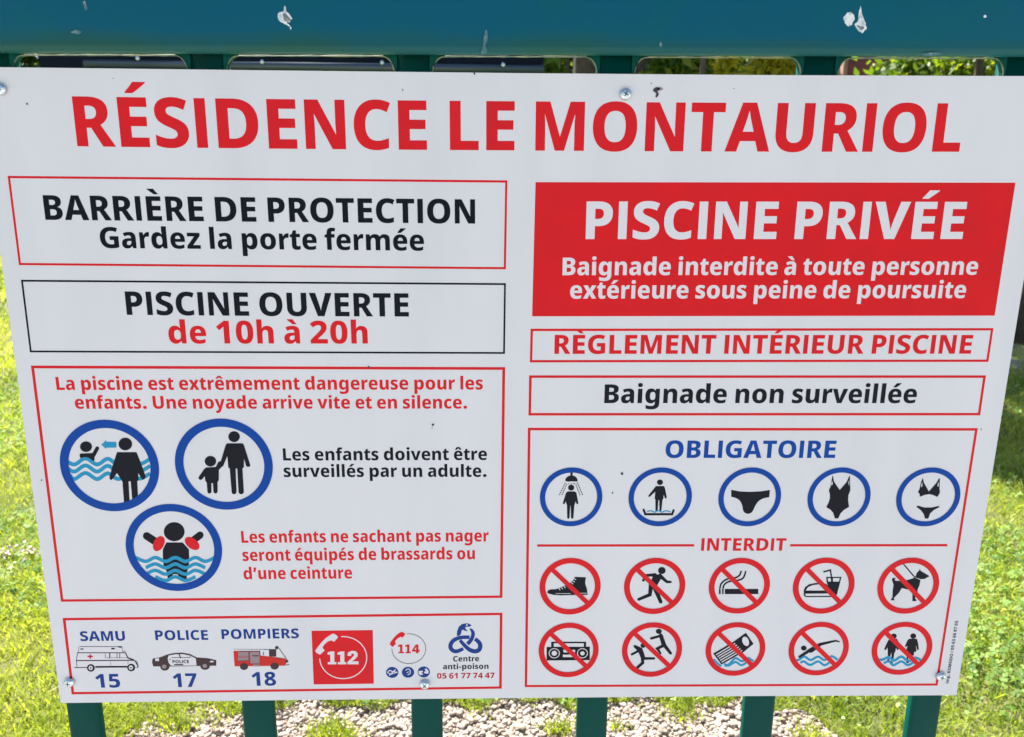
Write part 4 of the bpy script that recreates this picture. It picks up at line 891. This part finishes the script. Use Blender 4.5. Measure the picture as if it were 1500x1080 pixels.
M_CLOVER = leaf_mat('clover_leaves', (0.04, 0.13, 0.02), (0.17, 0.31, 0.05), (0.38, 0.50, 0.14), trans=0.4, tcol=(1.2, 1.3, 0.4), rough=0.6)


def sheet(name, x0, x1, y0, y1, z, m, nx=1, ny=1, amp=0.0):
    X, Y = np.meshgrid(np.linspace(x0, x1, nx + 1), np.linspace(y0, y1, ny + 1))
    Zz = z + amp * (np.sin(X * 1.7 + 1) * np.cos(Y * 1.3) + 0.5 * np.sin(X * 4.1 + Y * 3.3))
    V = np.stack([X.ravel(), Y.ravel(), Zz.ravel()], 1)
    i = np.arange(ny)[:, None] * (nx + 1) + np.arange(nx)[None]
    Fq = np.stack([i, i + 1, i + nx + 2, i + nx + 1], -1).reshape(-1, 4)
    return np_mesh(name, V, Fq, m, kind='structure')


sheet('ground', -400, 400, -60, 600, -0.03, M_GROUND)
sheet('pavement', -8, 8, -7, -0.08, 0.0, M_PAVE)
sheet('gravel_bed', -8, 8, -0.08, 1.9, -0.012, M_SAND)
LX0, LX1, LY0, LY1 = -14, 14, 0.9, 30


def hgt(X, Y):
    return 0.012 * (np.sin(X * 1.7 + 1) * np.cos(Y * 1.3) + 0.5 * np.sin(X * 4.1 + Y * 3.3)) * np.clip((Y - 1.4) / 1.0, 0, 1)


def noise2(X, Y, s, seed=0):
    r = np.random.default_rng(seed); o = np.zeros_like(X)
    for k in range(7):
        a, b, c = r.uniform(-1, 1), r.uniform(-1, 1), r.uniform(0, 6.3)
        l = math.hypot(a, b); f = s * r.uniform(.6, 1.8)
        o += np.sin(f * (a * X + b * Y) / l + c + 1.3 * np.sin(f * .7 * (b * X - a * Y) / l + c * 2))
    return o / 7


gA, gB, gC, gD = on_ground(205, 1062), on_ground(470, 1046), on_ground(1010, 1044), on_ground(1190, 1052)
gE, gF = on_ground(150, 1080), on_ground(1228, 1080)


def gravel_edge(X):
    """how far back from the railing the gravel reaches; grass beyond it"""
    base = np.interp(X, [gE.x - .25, gE.x - .02, gA.x, gB.x, gC.x, gD.x, gF.x, gF.x + .12],
                     [0.35, 0.9, gA.y, gB.y, gC.y, gD.y, gF.y, 0.3])
    return base + 0.035 + 0.02 * np.sin(X * 21) + 0.015 * np.sin(X * 47 + 1)


# lawn: one gently uneven sheet starting at the gravel
nx, ny = 160, 200
X, T = np.meshgrid(np.linspace(LX0, LX1, nx + 1), np.linspace(0, 1, ny + 1))
xs_ = np.concatenate([np.linspace(LX0, -2, 41)[:-1], np.linspace(-2, 2, 81)[:-1], np.linspace(2, LX1, 41)])
X = np.tile(xs_, (ny + 1, 1)); nx = len(xs_) - 1
Y0 = gravel_edge(X)
Y = Y0 + (LY1 - Y0) * T[:, :nx + 1] ** 2.2 if T.shape[1] >= nx + 1 else Y0 + (LY1 - Y0) * np.tile(np.linspace(0, 1, ny + 1)[:, None], (1, nx + 1)) ** 2.2
Zz = 0.004 + hgt(X, Y) - 0.022 * np.clip(1 - (Y - Y0) / 0.06, 0, 1)
V = np.stack([X.ravel(), Y.ravel(), Zz.ravel()], 1)
i = np.arange(ny)[:, None] * (nx + 1) + np.arange(nx)[None]
np_mesh('lawn', V, np.stack([i, i + 1, i + nx + 2, i + nx + 1], -1).reshape(-1, 4), M_LAWN, kind='structure', smooth=True)


# gravel: angular pebbles, joined
def pebbles(n):
    ico_v = []
    t = (1 + 5 ** .5) / 2
    for a in (-1, 1):
        for b_ in (-t, t): ico_v += [(0, a, b_), (a, b_, 0), (b_, 0, a)]
    P = np.array(ico_v) / math.hypot(1, t)
    # faces by nearest triples
    Fs = []
    for i in range(12):
        for j in range(i + 1, 12):
            for k in range(j + 1, 12):
                d = [np.linalg.norm(P[a] - P[b_]) for a, b_ in ((i, j), (j, k), (i, k))]
                if max(d) < 1.1:
                    nrm = np.cross(P[j] - P[i], P[k] - P[i])
                    Fs.append((i, j, k) if nrm @ (P[i] + P[j] + P[k]) > 0 else (i, k, j))
    Fs = np.array(Fs)
    x = rng.uniform(-1.6, 1.5, n); y = 0.02 + 1.6 * rng.random(n) ** 0.42
    keep = y < gravel_edge(x) + 0.10 * rng.random(n) ** 2
    x, y = x[keep], y[keep]; n = len(x)
    s = rng.uniform(0.0032, 0.007, n) * rng.choice([1, 1, 1.4], n)
    sc = np.stack([s * rng.uniform(.8, 1.5, n), s * rng.uniform(.7, 1.2, n), s * rng.uniform(.4, .7, n)], 1)
    a = rng.uniform(0, 2 * np.pi, n)
    Vn = P[None] * rng.uniform(0.75, 1.2, (n, 12, 1)) * sc[:, None]
    tl = rng.normal(0, .35, n)
    Vz = Vn[..., 2] * np.cos(tl)[:, None] + Vn[..., 0] * np.sin(tl)[:, None]; Vx = Vn[..., 0] * np.cos(tl)[:, None] - Vn[..., 2] * np.sin(tl)[:, None]
    Vr = np.stack([Vx * np.cos(a)[:, None] - Vn[..., 1] * np.sin(a)[:, None], Vx * np.sin(a)[:, None] + Vn[..., 1] * np.cos(a)[:, None], Vz], -1)
    Vr += np.stack([x, y, -0.012 + s * rng.uniform(.2, 1.3, n)], 1)[:, None]
    F_ = (Fs[None] + (np.arange(n) * 12)[:, None, None]).reshape(-1, 3)
    return np_mesh('gravel', Vr.reshape(-1, 3), F_, M_STONE, kind='stuff', attr=np.repeat(np.clip(rng.normal(.62, .25, n), 0, 1), 12))


pebbles(70000)


def blades(name, x, y, h, wd, lean, m, tint, z=None):
    """curved blades: root pair, middle pair, tip"""
    n = len(x); a = rng.uniform(0, 2 * np.pi, n); b_ = rng.uniform(0, 2 * np.pi, n)
    ux, uy = np.cos(a), np.sin(a); lx, ly = np.cos(b_) * lean, np.sin(b_) * lean
    z = hgt(x, y) if z is None else z
    z = np.broadcast_to(z, x.shape)
    o = lambda s, k, q: np.stack([x + ux * wd * s + lx * h * k, y + uy * wd * s + ly * h * k, z + h * q], 1)
    V = np.stack([o(-.5, 0, -.03), o(.5, 0, -.03), o(-.42, .35, .55), o(.42, .35, .55), o(0, 1.05, .82 + 0 * h)], 1).reshape(-1, 3)
    f = np.array([[0, 1, 3], [0, 3, 2], [2, 3, 4]])
    F_ = (f[None] + (np.arange(n) * 5)[:, None, None]).reshape(-1, 3)
    return np_mesh(name, V, F_, m, kind='stuff', attr=np.repeat(tint, 5))


def scatter(n, ymin, ymax, spread, p=1.0):
    y = ymin + (ymax - ymin) * rng.random(n) ** p
    half = spread * (y + 0.6) + 0.5
    return rng.uniform(-1, 1, n) * half, y


def tintf(x, y, bias=0.0):
    return np.clip(0.45 + bias + 0.55 * noise2(x, y, 2.2, 1) + 0.35 * noise2(x, y, 9, 2) + rng.normal(0, .17, len(x)), 0, 1)


# near, middle and far blades
x, y = scatter(230000, 0.35, 3.6, 0.95, 1.1)
k = (y > gravel_edge(x) + 0.01 - 0.06 * (rng.random(len(x)) < .05)) & (noise2(x, y, 7, 5) + .55 * rng.random(len(x)) > -0.5)
x, y = x[k], y[k]
hh = rng.uniform(0.018, 0.05, len(x)) * (1 + .5 * noise2(x, y, 5, 3)) * np.clip(.35 + (y - gravel_edge(x)) * 2.2, .35, 1)
blades('grass', x, y, hh, rng.uniform(0.0022, 0.0045, len(x)), rng.uniform(.3, 1.1, len(x)), M_GRASS, tintf(x, y))
x = rng.uniform(-2.0, 2.2, 60000); y = gravel_edge(x) + 0.004 + .4 * rng.random(60000) ** 1.3
blades('grass', x, y, rng.uniform(0.012, 0.03, len(x)) * np.clip(.5 + (y - gravel_edge(x)) * 2, .5, 1), rng.uniform(0.0018, 0.0038, len(x)), rng.uniform(.4, 1.2, len(x)), M_GRASS, tintf(x, y))
x, y = scatter(150000, 3.6, 9, 0.95, 1.0)
k = noise2(x, y, 5, 5) + .6 * rng.random(len(x)) > -0.25
x, y = x[k], y[k]
blades('grass', x, y, rng.uniform(0.03, 0.06, len(x)), rng.uniform(0.005, 0.010, len(x)), rng.uniform(.3, 1.0, len(x)), M_GRASS, tintf(x, y))
x, y = scatter(110000, 9, 28, 0.8, 1.0)
k = np.abs(x) < 13.5
x, y = x[k], y[k]
blades('grass', x, y, rng.uniform(0.04, 0.09, len(x)), rng.uniform(0.012, 0.03, len(x)), rng.uniform(.3, 1.0, len(x)), M_GRASS, tintf(x, y, .05))
# coarser turf further out to both sides
x = rng.uniform(1.6, 8.5, 70000) * rng.choice([-1, 1], 70000); y = rng.uniform(0.4, 9, 70000)
k = (np.abs(x) > .95 * (y + .6) + .35) & (y > gravel_edge(x))
x, y = x[k], y[k]
blades('grass', x, y, rng.uniform(.03, .055, len(x)), rng.uniform(.008, .016, len(x)), rng.uniform(.4, 1.2, len(x)), M_GRASS, tintf(x, y))
# longer arching blades rising out of the turf
x, y = scatter(34000, 1.2, 5.5, 0.95, 1.0)
k = (noise2(x, y, 4.3, 21) + .5 * rng.random(len(x)) > .15) & (y > gravel_edge(x) + .12)
x, y = x[k], y[k]
blades('grass', x, y, rng.uniform(.045, .085, len(x)), rng.uniform(.003, .0055, len(x)), rng.uniform(.7, 1.4, len(x)), M_GRASS, np.clip(rng.normal(.6, .22, len(x)), 0, 1))
# tufts that have seeded themselves in the gravel
tx, ty = [], []
for (u, v, r_, q) in ((245, 1052, .03, 220), (265, 1064, .02, 110), (480, 1072, .03, 220), (505, 1080, .025, 140), (820, 1070, .02, 120), (1185, 1078, .025, 120), (175, 1062, .05, 160), (1000, 1045, .03, 120), (905, 1066, .012, 30), (60, 1075, .08, 500), (300, 1042, .05, 130)):
    g_ = on_ground(u, v); tx.append(rng.normal(g_.x, r_, q)); ty.append(rng.normal(g_.y, r_ * .7, q))
tx, ty = np.concatenate(tx), np.concatenate(ty)
blades('grass', tx, ty, rng.uniform(.015, .045, len(tx)), rng.uniform(.002, .004, len(tx)), rng.uniform(.3, 1.0, len(tx)), M_GRASS, np.clip(rng.normal(.4, .2, len(tx)), 0, 1), z=-0.004)


def leaflets(name, x, y, z, s, m, tint, kind='stuff', flat=0.5, parent=None, k3=3):
    """round leaves in threes"""
    n = len(x); Vs, Ts = [], []
    a = rng.uniform(0, 2 * np.pi, n); tl = rng.normal(0, flat, (n, 2))
    for q in range(k3):
        b_ = a + q * 2 * np.pi / k3; cx_, cy_ = np.cos(b_), np.sin(b_)
        for (r_, t_) in ((.05, 0), (.55, .48), (1.05, .42), (1.2, 0), (1.05, -.42), (.55, -.48)):
            px_ = s * (r_ * cx_ - t_ * cy_); py_ = s * (r_ * cy_ + t_ * cx_)
            Vs.append(np.stack([x + px_, y + py_, z + px_ * tl[:, 0] + py_ * tl[:, 1]], 1))
    V = np.stack(Vs, 1); m_ = 6 * k3
    f = np.array([[6 * q + 0, 6 * q + i_, 6 * q + i_ + 1] for q in range(k3) for i_ in range(1, 5)])
    F_ = (f[None] + (np.arange(n) * m_)[:, None, None]).reshape(-1, 3)
    return np_mesh(name, V.reshape(-1, 3), F_, m, kind=kind, attr=np.repeat(tint, m_), parent=parent)


x, y = scatter(60000, 0.5, 5.0, 0.95, 1.0)
k = (noise2(x, y, 3.1, 8) + .35 * rng.random(len(x)) > .12) & (y > gravel_edge(x))
x, y = x[k], y[k]
leaflets('clover', x, y, hgt(x, y) + rng.uniform(.012, .042, len(x)), rng.uniform(.005, .010, len(x)) * (1 + y * .08), M_CLOVER, np.clip(rng.normal(.5, .25, len(x)), 0, 1))
x, y = scatter(8000, 0.9, 4.5, 0.95, 1.0)
k = (noise2(x, y, 2.3, 11) + .3 * rng.random(len(x)) > .10) & (y > gravel_edge(x) + .08) & (x > .6)
x, y = x[k], y[k]
leaflets('broad_leaves', x, y, hgt(x, y) + rng.uniform(.02, .05, len(x)), rng.uniform(.006, .012, len(x)), M_CLOVER, np.clip(rng.normal(.7, .25, len(x)), 0, 1), flat=.7, k3=1)
# the bald sandy spot in the lawn at the left
g_ = on_ground(14, 829)
x = rng.normal(g_.x, .08, 130); y = rng.normal(g_.y, .035, 130)
leaflets('dry_leaves', x, y, .045 + .02 * rng.random(130), rng.uniform(.005, .013, 130), M_STONE, np.clip(rng.normal(.8, .15, 130), 0, 1), k3=1)

# a grey path crossing behind the lawn on the right
M_PATH = ground_mat('path_asphalt', (0.10, 0.11, 0.13), (0.14, 0.15, 0.17), (0.18, 0.19, 0.21), 3, 0.3)
pa, pb = on_ground(1480, 560), on_ground(1480, 508)
V = np.array([(3.0, pa.y, .02), (60, pa.y + 4, .02), (60, pb.y + 6, .02), (3.0, pb.y + .1, .02)])
np_mesh('path', V, np.array([[0, 1, 2, 3]]), M_PATH, kind='structure')


# ================================================================== TREES, SHRUBS AND WHAT STANDS BEYOND
M_BARK = mat('bark', (0.10, 0.075, 0.055), 0.9, noise=(7, (0.05, 0.04, 0.03), .35, .65), bump=(18, 1.0))
M_LEAF_D = leaf_mat('leaves_dark', (0.015, 0.045, 0.012), (0.03, 0.08, 0.015), (0.06, 0.13, 0.02), trans=.3)
M_LEAF_L = leaf_mat('leaves_light', (0.05, 0.12, 0.015), (0.12, 0.22, 0.02), (0.30, 0.33, 0.03), trans=.45)
M_LEAF_Y = leaf_mat('leaves_yellow', (0.25, 0.26, 0.02), (0.45, 0.42, 0.03), (0.62, 0.55, 0.05), trans=.5, tcol=(1.2, 1.15, .5))


def crown(name, parent, cl, n, ls, m, aspect=0.45):
    """leaves scattered in clumps; cl = [(x, y, z, r)]"""
    cl = np.array(cl); w_ = cl[:, 3] ** 2; idx = rng.choice(len(cl), n, p=w_ / w_.sum())
    d = rng.normal(0, 1, (n, 3)); d /= np.linalg.norm(d, axis=1)[:, None]
    r_ = cl[idx, 3] * rng.random(n) ** .45 * (1 + .25 * rng.normal(0, 1, n))
    C_ = cl[idx, :3] + d * r_[:, None] * np.array([1, 1, .8])
    u = rng.normal(0, 1, (n, 3)); u /= np.linalg.norm(u, axis=1)[:, None]
    v = np.cross(u, rng.normal(0, 1, (n, 3))); v /= np.linalg.norm(v, axis=1)[:, None]
    s = ls * rng.uniform(.6, 1.3, n)[:, None]
    V = np.stack([C_ - u * s, C_ + v * s * aspect, C_ + u * s, C_ - v * s * aspect], 1).reshape(-1, 3)
    F_ = np.arange(4 * n).reshape(-1, 4)
    t = np.clip(rng.normal(.5, .22, n) + .25 * np.sin(idx * 2.4), 0, 1)
    return np_mesh(name, V, F_, m, parent=parent, attr=np.repeat(t, 4))


def tree(name, label, x, y, H, tr, cr_, m, n, ls, group=None, low=0.35, bend=0.1):
    t = thing(name, label, 'tree', (x, y, 0), group)
    rb = random.Random(int(abs(x) * 100 + y))
    P = [(bend * math.sin(i * .9) * H * .08, bend * math.cos(i) * .1, H * .62 * i / 7) for i in range(8)]
    parts = [tube(P, [tr * (1.35 if i == 0 else 1 - .09 * i) for i in range(8)], 12)]
    cl = []
    for k in range(9):
        a = k * 2.4 + rb.random(); z0 = H * (low + .03 + .03 * k); L_ = cr_ * rb.uniform(.55, .95)
        b0 = Vector((P[4][0], P[4][1], z0)); e_ = Vector((math.cos(a) * L_, math.sin(a) * L_, z0 + H * rb.uniform(.08, .25)))
        parts.append(tube([b0, b0.lerp(e_, .5) + Vector((0, 0, H * .02)), e_], [tr * .42, tr * .25, tr * .08], 7))
        cl.append((*e_, cr_ * rb.uniform(.32, .5)))
        cl.append((*(b0.lerp(e_, .6) + Vector((rb.uniform(-.3, .3), rb.uniform(-.3, .3), H * .06)) * 1), cr_ * rb.uniform(.28, .42)))
    for k in range(7):
        a = k * 2.1; q = rb.uniform(.1, .5) * cr_
        cl.append((math.cos(a) * q, math.sin(a) * q, H * rb.uniform(.68, .92), cr_ * rb.uniform(.3, .45)))
    mesh_obj('trunk', *join(*parts), M_BARK, t, True)
    crown('crown', t, cl, n, ls, m)
    return t


def copy_tree(o, x, y, rz, s, label):
    c = o.copy(); COL.objects.link(c); c.location = (x, y, 0); c.rotation_euler = (0, 0, rz); c.scale = (s, s, s); c['label'] = label
    for ch in list(o.children):
        d = ch.copy(); COL.objects.link(d); d.parent = c
    return c


def gp(u, Y):
    """x of the column u of the photo at distance Y behind the railing"""
    return at(u, 95, Y).x


t1 = tree('broadleaf_tree', 'dark broadleaf tree at the far left edge of the lawn', gp(-350, 24), 24, 9.5, .22, 3.6, M_LEAF_D, 16000, .16, 'trees beyond the lawn')
copy_tree(t1, gp(150, 27), 27, 1.2, 1.05, 'dark broadleaf tree behind the left end of the bolted beam')
copy_tree(t1, gp(520, 26), 26, 2.7, 1.0, 'dark broadleaf tree behind the middle of the bolted beam')
t2 = tree('broadleaf_tree', 'lighter green tree beyond the lawn, right of the beam end', gp(985, 19), 19, 8, .2, 2.6, M_LEAF_L, 15000, .13, 'trees beyond the lawn')
copy_tree(t2, gp(1600, 24), 24, .7, 1.15, 'lighter green tree beyond the lawn at the far right')
copy_tree(t1, gp(860, 28), 28, 4.0, 1.1, 'dark broadleaf tree seen behind the gap right of the beam')
copy_tree(t1, gp(1130, 29), 29, 5.1, 1.0, 'dark broadleaf tree left of the maroon roofed house')
copy_tree(t1, gp(2100, 30), 30, 5.9, 1.2, 'dark broadleaf tree standing beyond the frame on the right')
copy_tree(t1, gp(-900, 30), 30, 3.3, 1.2, 'dark broadleaf tree standing beyond the frame on the left')

shade = tree('shade_tree', 'slim tree hidden behind the sign, its crown shading a strip of the lawn', 1.66, 5.62, 4.6, .05, .62, M_LEAF_D, 6500, .06, low=.62)
# the near tree on the right whose shade lies across the lawn
nt_ = tree('shade_tree', 'tree at the right edge with a dark trunk, shading the lawn beside the sign', on_ground(1510, 505).x, on_ground(1510, 505).y, 6.8, .19, 2.3, M_LEAF_D, 15000, .085, low=.42)


def shrub(name, label, x, y, H, R, m, n, ls, group=None, asp=.45, cat='shrub'):
    t = thing(name, label, cat, (x, y, 0), group)
    parts, cl = [], []
    rb = random.Random(int(abs(x) * 37 + y * 11))
    for k in range(7):
        a = k * 2.4; e_ = Vector((math.cos(a) * R * .6, math.sin(a) * R * .5, H * rb.uniform(.6, .95)))
        parts.append(tube([Vector((0, 0, 0)), Vector((e_.x * .4, e_.y * .4, e_.z * .5)), e_], [.03, .02, .008], 6))
        for q in (.45, .7, .95): cl.append((e_.x * q, e_.y * q, e_.z * q, R * rb.uniform(.35, .55)))
    zg = 1.35 + (y + .59) * .172
    cl += [(0, 0, zg, R * .8), (R * .3, 0, zg + .1, R * .7), (-R * .3, 0, zg - .1, R * .7)]
    mesh_obj('stems', *join(*parts), M_BARK, t, True)
    crown('leaves', t, cl, n, ls, m, asp)
    return t


shrub('yellow_shrub', 'tall shrub with bright yellow green leaves seen through the gap above the sign', gp(1142, 7.5), 7.5, 3.0, .30, M_LEAF_Y, 2600, .10, asp=.35)
shrub('leafy_shrub', 'slim shrub with yellow leaf tips between the two middle bars of the gap', gp(1062, 6.6), 6.6, 2.62, .12, M_LEAF_Y, 420, .07, asp=.35)
shrub('leafy_shrub', 'mid green shrub behind the gap, left of the yellow one', gp(1000, 9), 9, 3.4, .45, M_LEAF_L, 3000, .09)
shrub('leafy_shrub', 'bright green shrub beside the end of the bolted beam', gp(806, 8), 8, 3.1, .2, M_LEAF_L, 700, .08)
shrub('pale_shrub', 'pale green shrub by the house wall at the right of the gap', gp(1410, 9), 9, 3.2, .42, M_LEAF_L, 1500, .07)
shrub('pale_shrub', 'low pale green shrub below the maroon roof edge', gp(1350, 12), 12, 3.45, .8, M_LEAF_L, 3000, .09)
for (u, Y, r_, lb) in ((827, 10, .10, 'bare brown tree trunk just right of the beam end'), (866, 9, .22, 'thick grey brown tree trunk beside the fourth bar'),
                       (950, 9.5, .22, 'thick grey brown tree trunk right of the fourth bar'), (1437, 8.5, .05, 'thin grey tree trunk at the right end of the gap')):
    t = thing('bare_tree', lb, 'tree', (gp(u, Y), Y, 0), 'trunks seen through the gap')
    P = [(0.03 * math.sin(i), 0, i * .75) for i in range(9)]
    mesh_obj('trunk', *tube(P, [r_ * (1.2 - .08 * i) for i in range(9)], 12), M_BARK, t, True)
    cl = [(math.cos(k * 1.7) * .9, math.sin(k * 1.7) * .9, 5.4 + .35 * k, .75) for k in range(7)]
    mesh_obj('limbs', *join(*[tube([(0, 0, 4.2), (c_[0] * .5, c_[1] * .5, (4.2 + c_[2]) / 2 + .2), c_[:3]], [r_ * .5, r_ * .3, .015], 6) for c_ in cl]), M_BARK, t, True)
    crown('crown', t, cl, 2600, .10, M_LEAF_D)

# a clipped dark hedge closes the garden
def hedge(label, x0, x1, y, H, n):
    t = thing('hedge', label, 'hedge', ((x0 + x1) / 2, y, 0))
    L_ = (x1 - x0) / 2
    k = int((x1 - x0) / .5)
    cl = [(-L_ + i * .5, rng.uniform(-.2, .2), z, .55) for i in range(k) for z in np.arange(.3, H, .55)]
    crown('leaves', t, cl, n, .11, M_LEAF_D)
    mesh_obj('core', *box(-L_, L_, -.25, .25, 0, H - .35), mat('hedge_core', (.012, .02, .008), 1.0), t)
    return t


hedge('tall dark hedge closing the lawn at the back', -15, 22, 31, 7.2, 120000)

# house with a maroon roof
M_ROOF = mat('roof_tiles', (0.16, 0.025, 0.04), .6, noise=(3, (0.22, 0.05, 0.05), .4, .7))
M_PINK = mat('pink_wall', (0.50, 0.30, 0.22), .8, noise=(2, (0.42, 0.26, 0.2), .4, .7))
M_WALL = mat('pale_wall', (0.62, 0.66, 0.60), .8)
M_GLASS = mat('window_glass', (0.03, 0.04, 0.05), .08)
Yh = 16.0
xa, xb_, xc = gp(1236, Yh), gp(1350, Yh), gp(1400, Yh)
zt_ = at(1300, 84, Yh).z
ho = thing('house', 'low house with maroon shutter wall and pinkish render seen above the right of the sign', 'house', (xa, Yh, 0))
wl_ = xc - xa
mesh_obj('wall', *box(0, wl_, 0, 5, 0, zt_ + .5), M_PINK, ho)
mesh_obj('roof', *join(([(-.1, -.5, zt_ + .5), (wl_ + .4, -.5, zt_ + .5), (wl_ + .4, 2.5, zt_ + 1.9), (-.1, 2.5, zt_ + 1.9), (wl_ + .4, 5.5, zt_ + .5), (-.1, 5.5, zt_ + .5),
                         (-.1, -.5, zt_ + .38), (wl_ + .4, -.5, zt_ + .38), (wl_ + .4, 5.5, zt_ + .38), (-.1, 5.5, zt_ + .38)],
                        [(0, 1, 2, 3), (3, 2, 4, 5), (1, 0, 6, 7), (5, 4, 8, 9), (7, 6, 9, 8), (0, 3, 5), (0, 5, 9, 6), (1, 4, 2), (4, 1, 7, 8)])), M_ROOF, ho)
sh = mesh_obj('shutter', *box(.1, (xb_ - xa) * .72, -.06, -.01, .4, zt_ + .3), M_ROOF, ho)
for i in range(20): pass
wn = mesh_obj('window', *box(wl_ * .72, wl_ * .95, -.05, -.01, 1.0, 2.1), M_WALL, ho)
mesh_obj('pane', *box(wl_ * .74, wl_ * .93, -.06, -.051, 1.08, 2.02), M_GLASS, wn)

# ------------------------------------------------------------------ steel beam with bolt heads behind the left half of the sign
M_STEEL = mat('dark_steel', (0.001, 0.004, 0.012), .4, spec=.12, noise=(9, (0.002, 0.006, 0.015), .4, .7))
M_TUBE = mat('blue_grey_tube', (0.03, 0.055, 0.08), .25, spec=.7, metal=.2)
M_BOLT = mat('bolt_zinc', (0.55, 0.65, 0.68), .25, metal=.8)
Yb = 2.8
za, zb2 = at(400, 68, Yb).z, at(400, 112, Yb).z
X0, X1 = at(122, 90, Yb).x, at(797, 90, Yb).x
fr = thing('canopy_frame', 'dark steel canopy frame with round bolts, behind the left half of the sign', 'canopy frame', ((X0 + X1) / 2, Yb, 0))
cx0 = (X0 + X1) / 2
mesh_obj('beam', *box(at(52, 90, Yb).x - cx0, X1 - cx0, 0.03, .09, zb2 - .05, za + .04), M_STEEL, fr)
zt2 = at(400, 96, Yb).z
mesh_obj('tube', *tube([(X0 - cx0, 0.012, zt2), (X1 - cx0, .012, zt2)], .018, 16), M_TUBE, fr, True)
for u in (at(240, 560, Yb).x, at(690, 560, Yb).x):
    mesh_obj('post', *box(u - cx0 - .03, u - cx0 + .03, .031, .089, 0, zb2 - .051), M_STEEL, fr)
for (u, v) in ((203, 86), (385, 91.5), (560, 92.5), (737, 95.5)):
    p = at(u, v, Yb)
    Vb, Fb = [], []
    N = 14
    for q, h in ((1, 0), (.95, .3), (.7, .6), (.35, .75)):
        Vb += [(.0092 * q * math.cos(2 * math.pi * i / N), -.0092 * h, .0092 * q * math.sin(2 * math.pi * i / N)) for i in range(N)]
    for j in range(3):
        Fb += [(j * N + i, j * N + (i + 1) % N, (j + 1) * N + (i + 1) % N, (j + 1) * N + i) for i in range(N)]
    Fb.append(tuple(range(3 * N, 4 * N)))
    o = mesh_obj('bolt', Vb, Fb, M_BOLT, fr, True); o.location = (p.x - cx0, -.008, p.z)
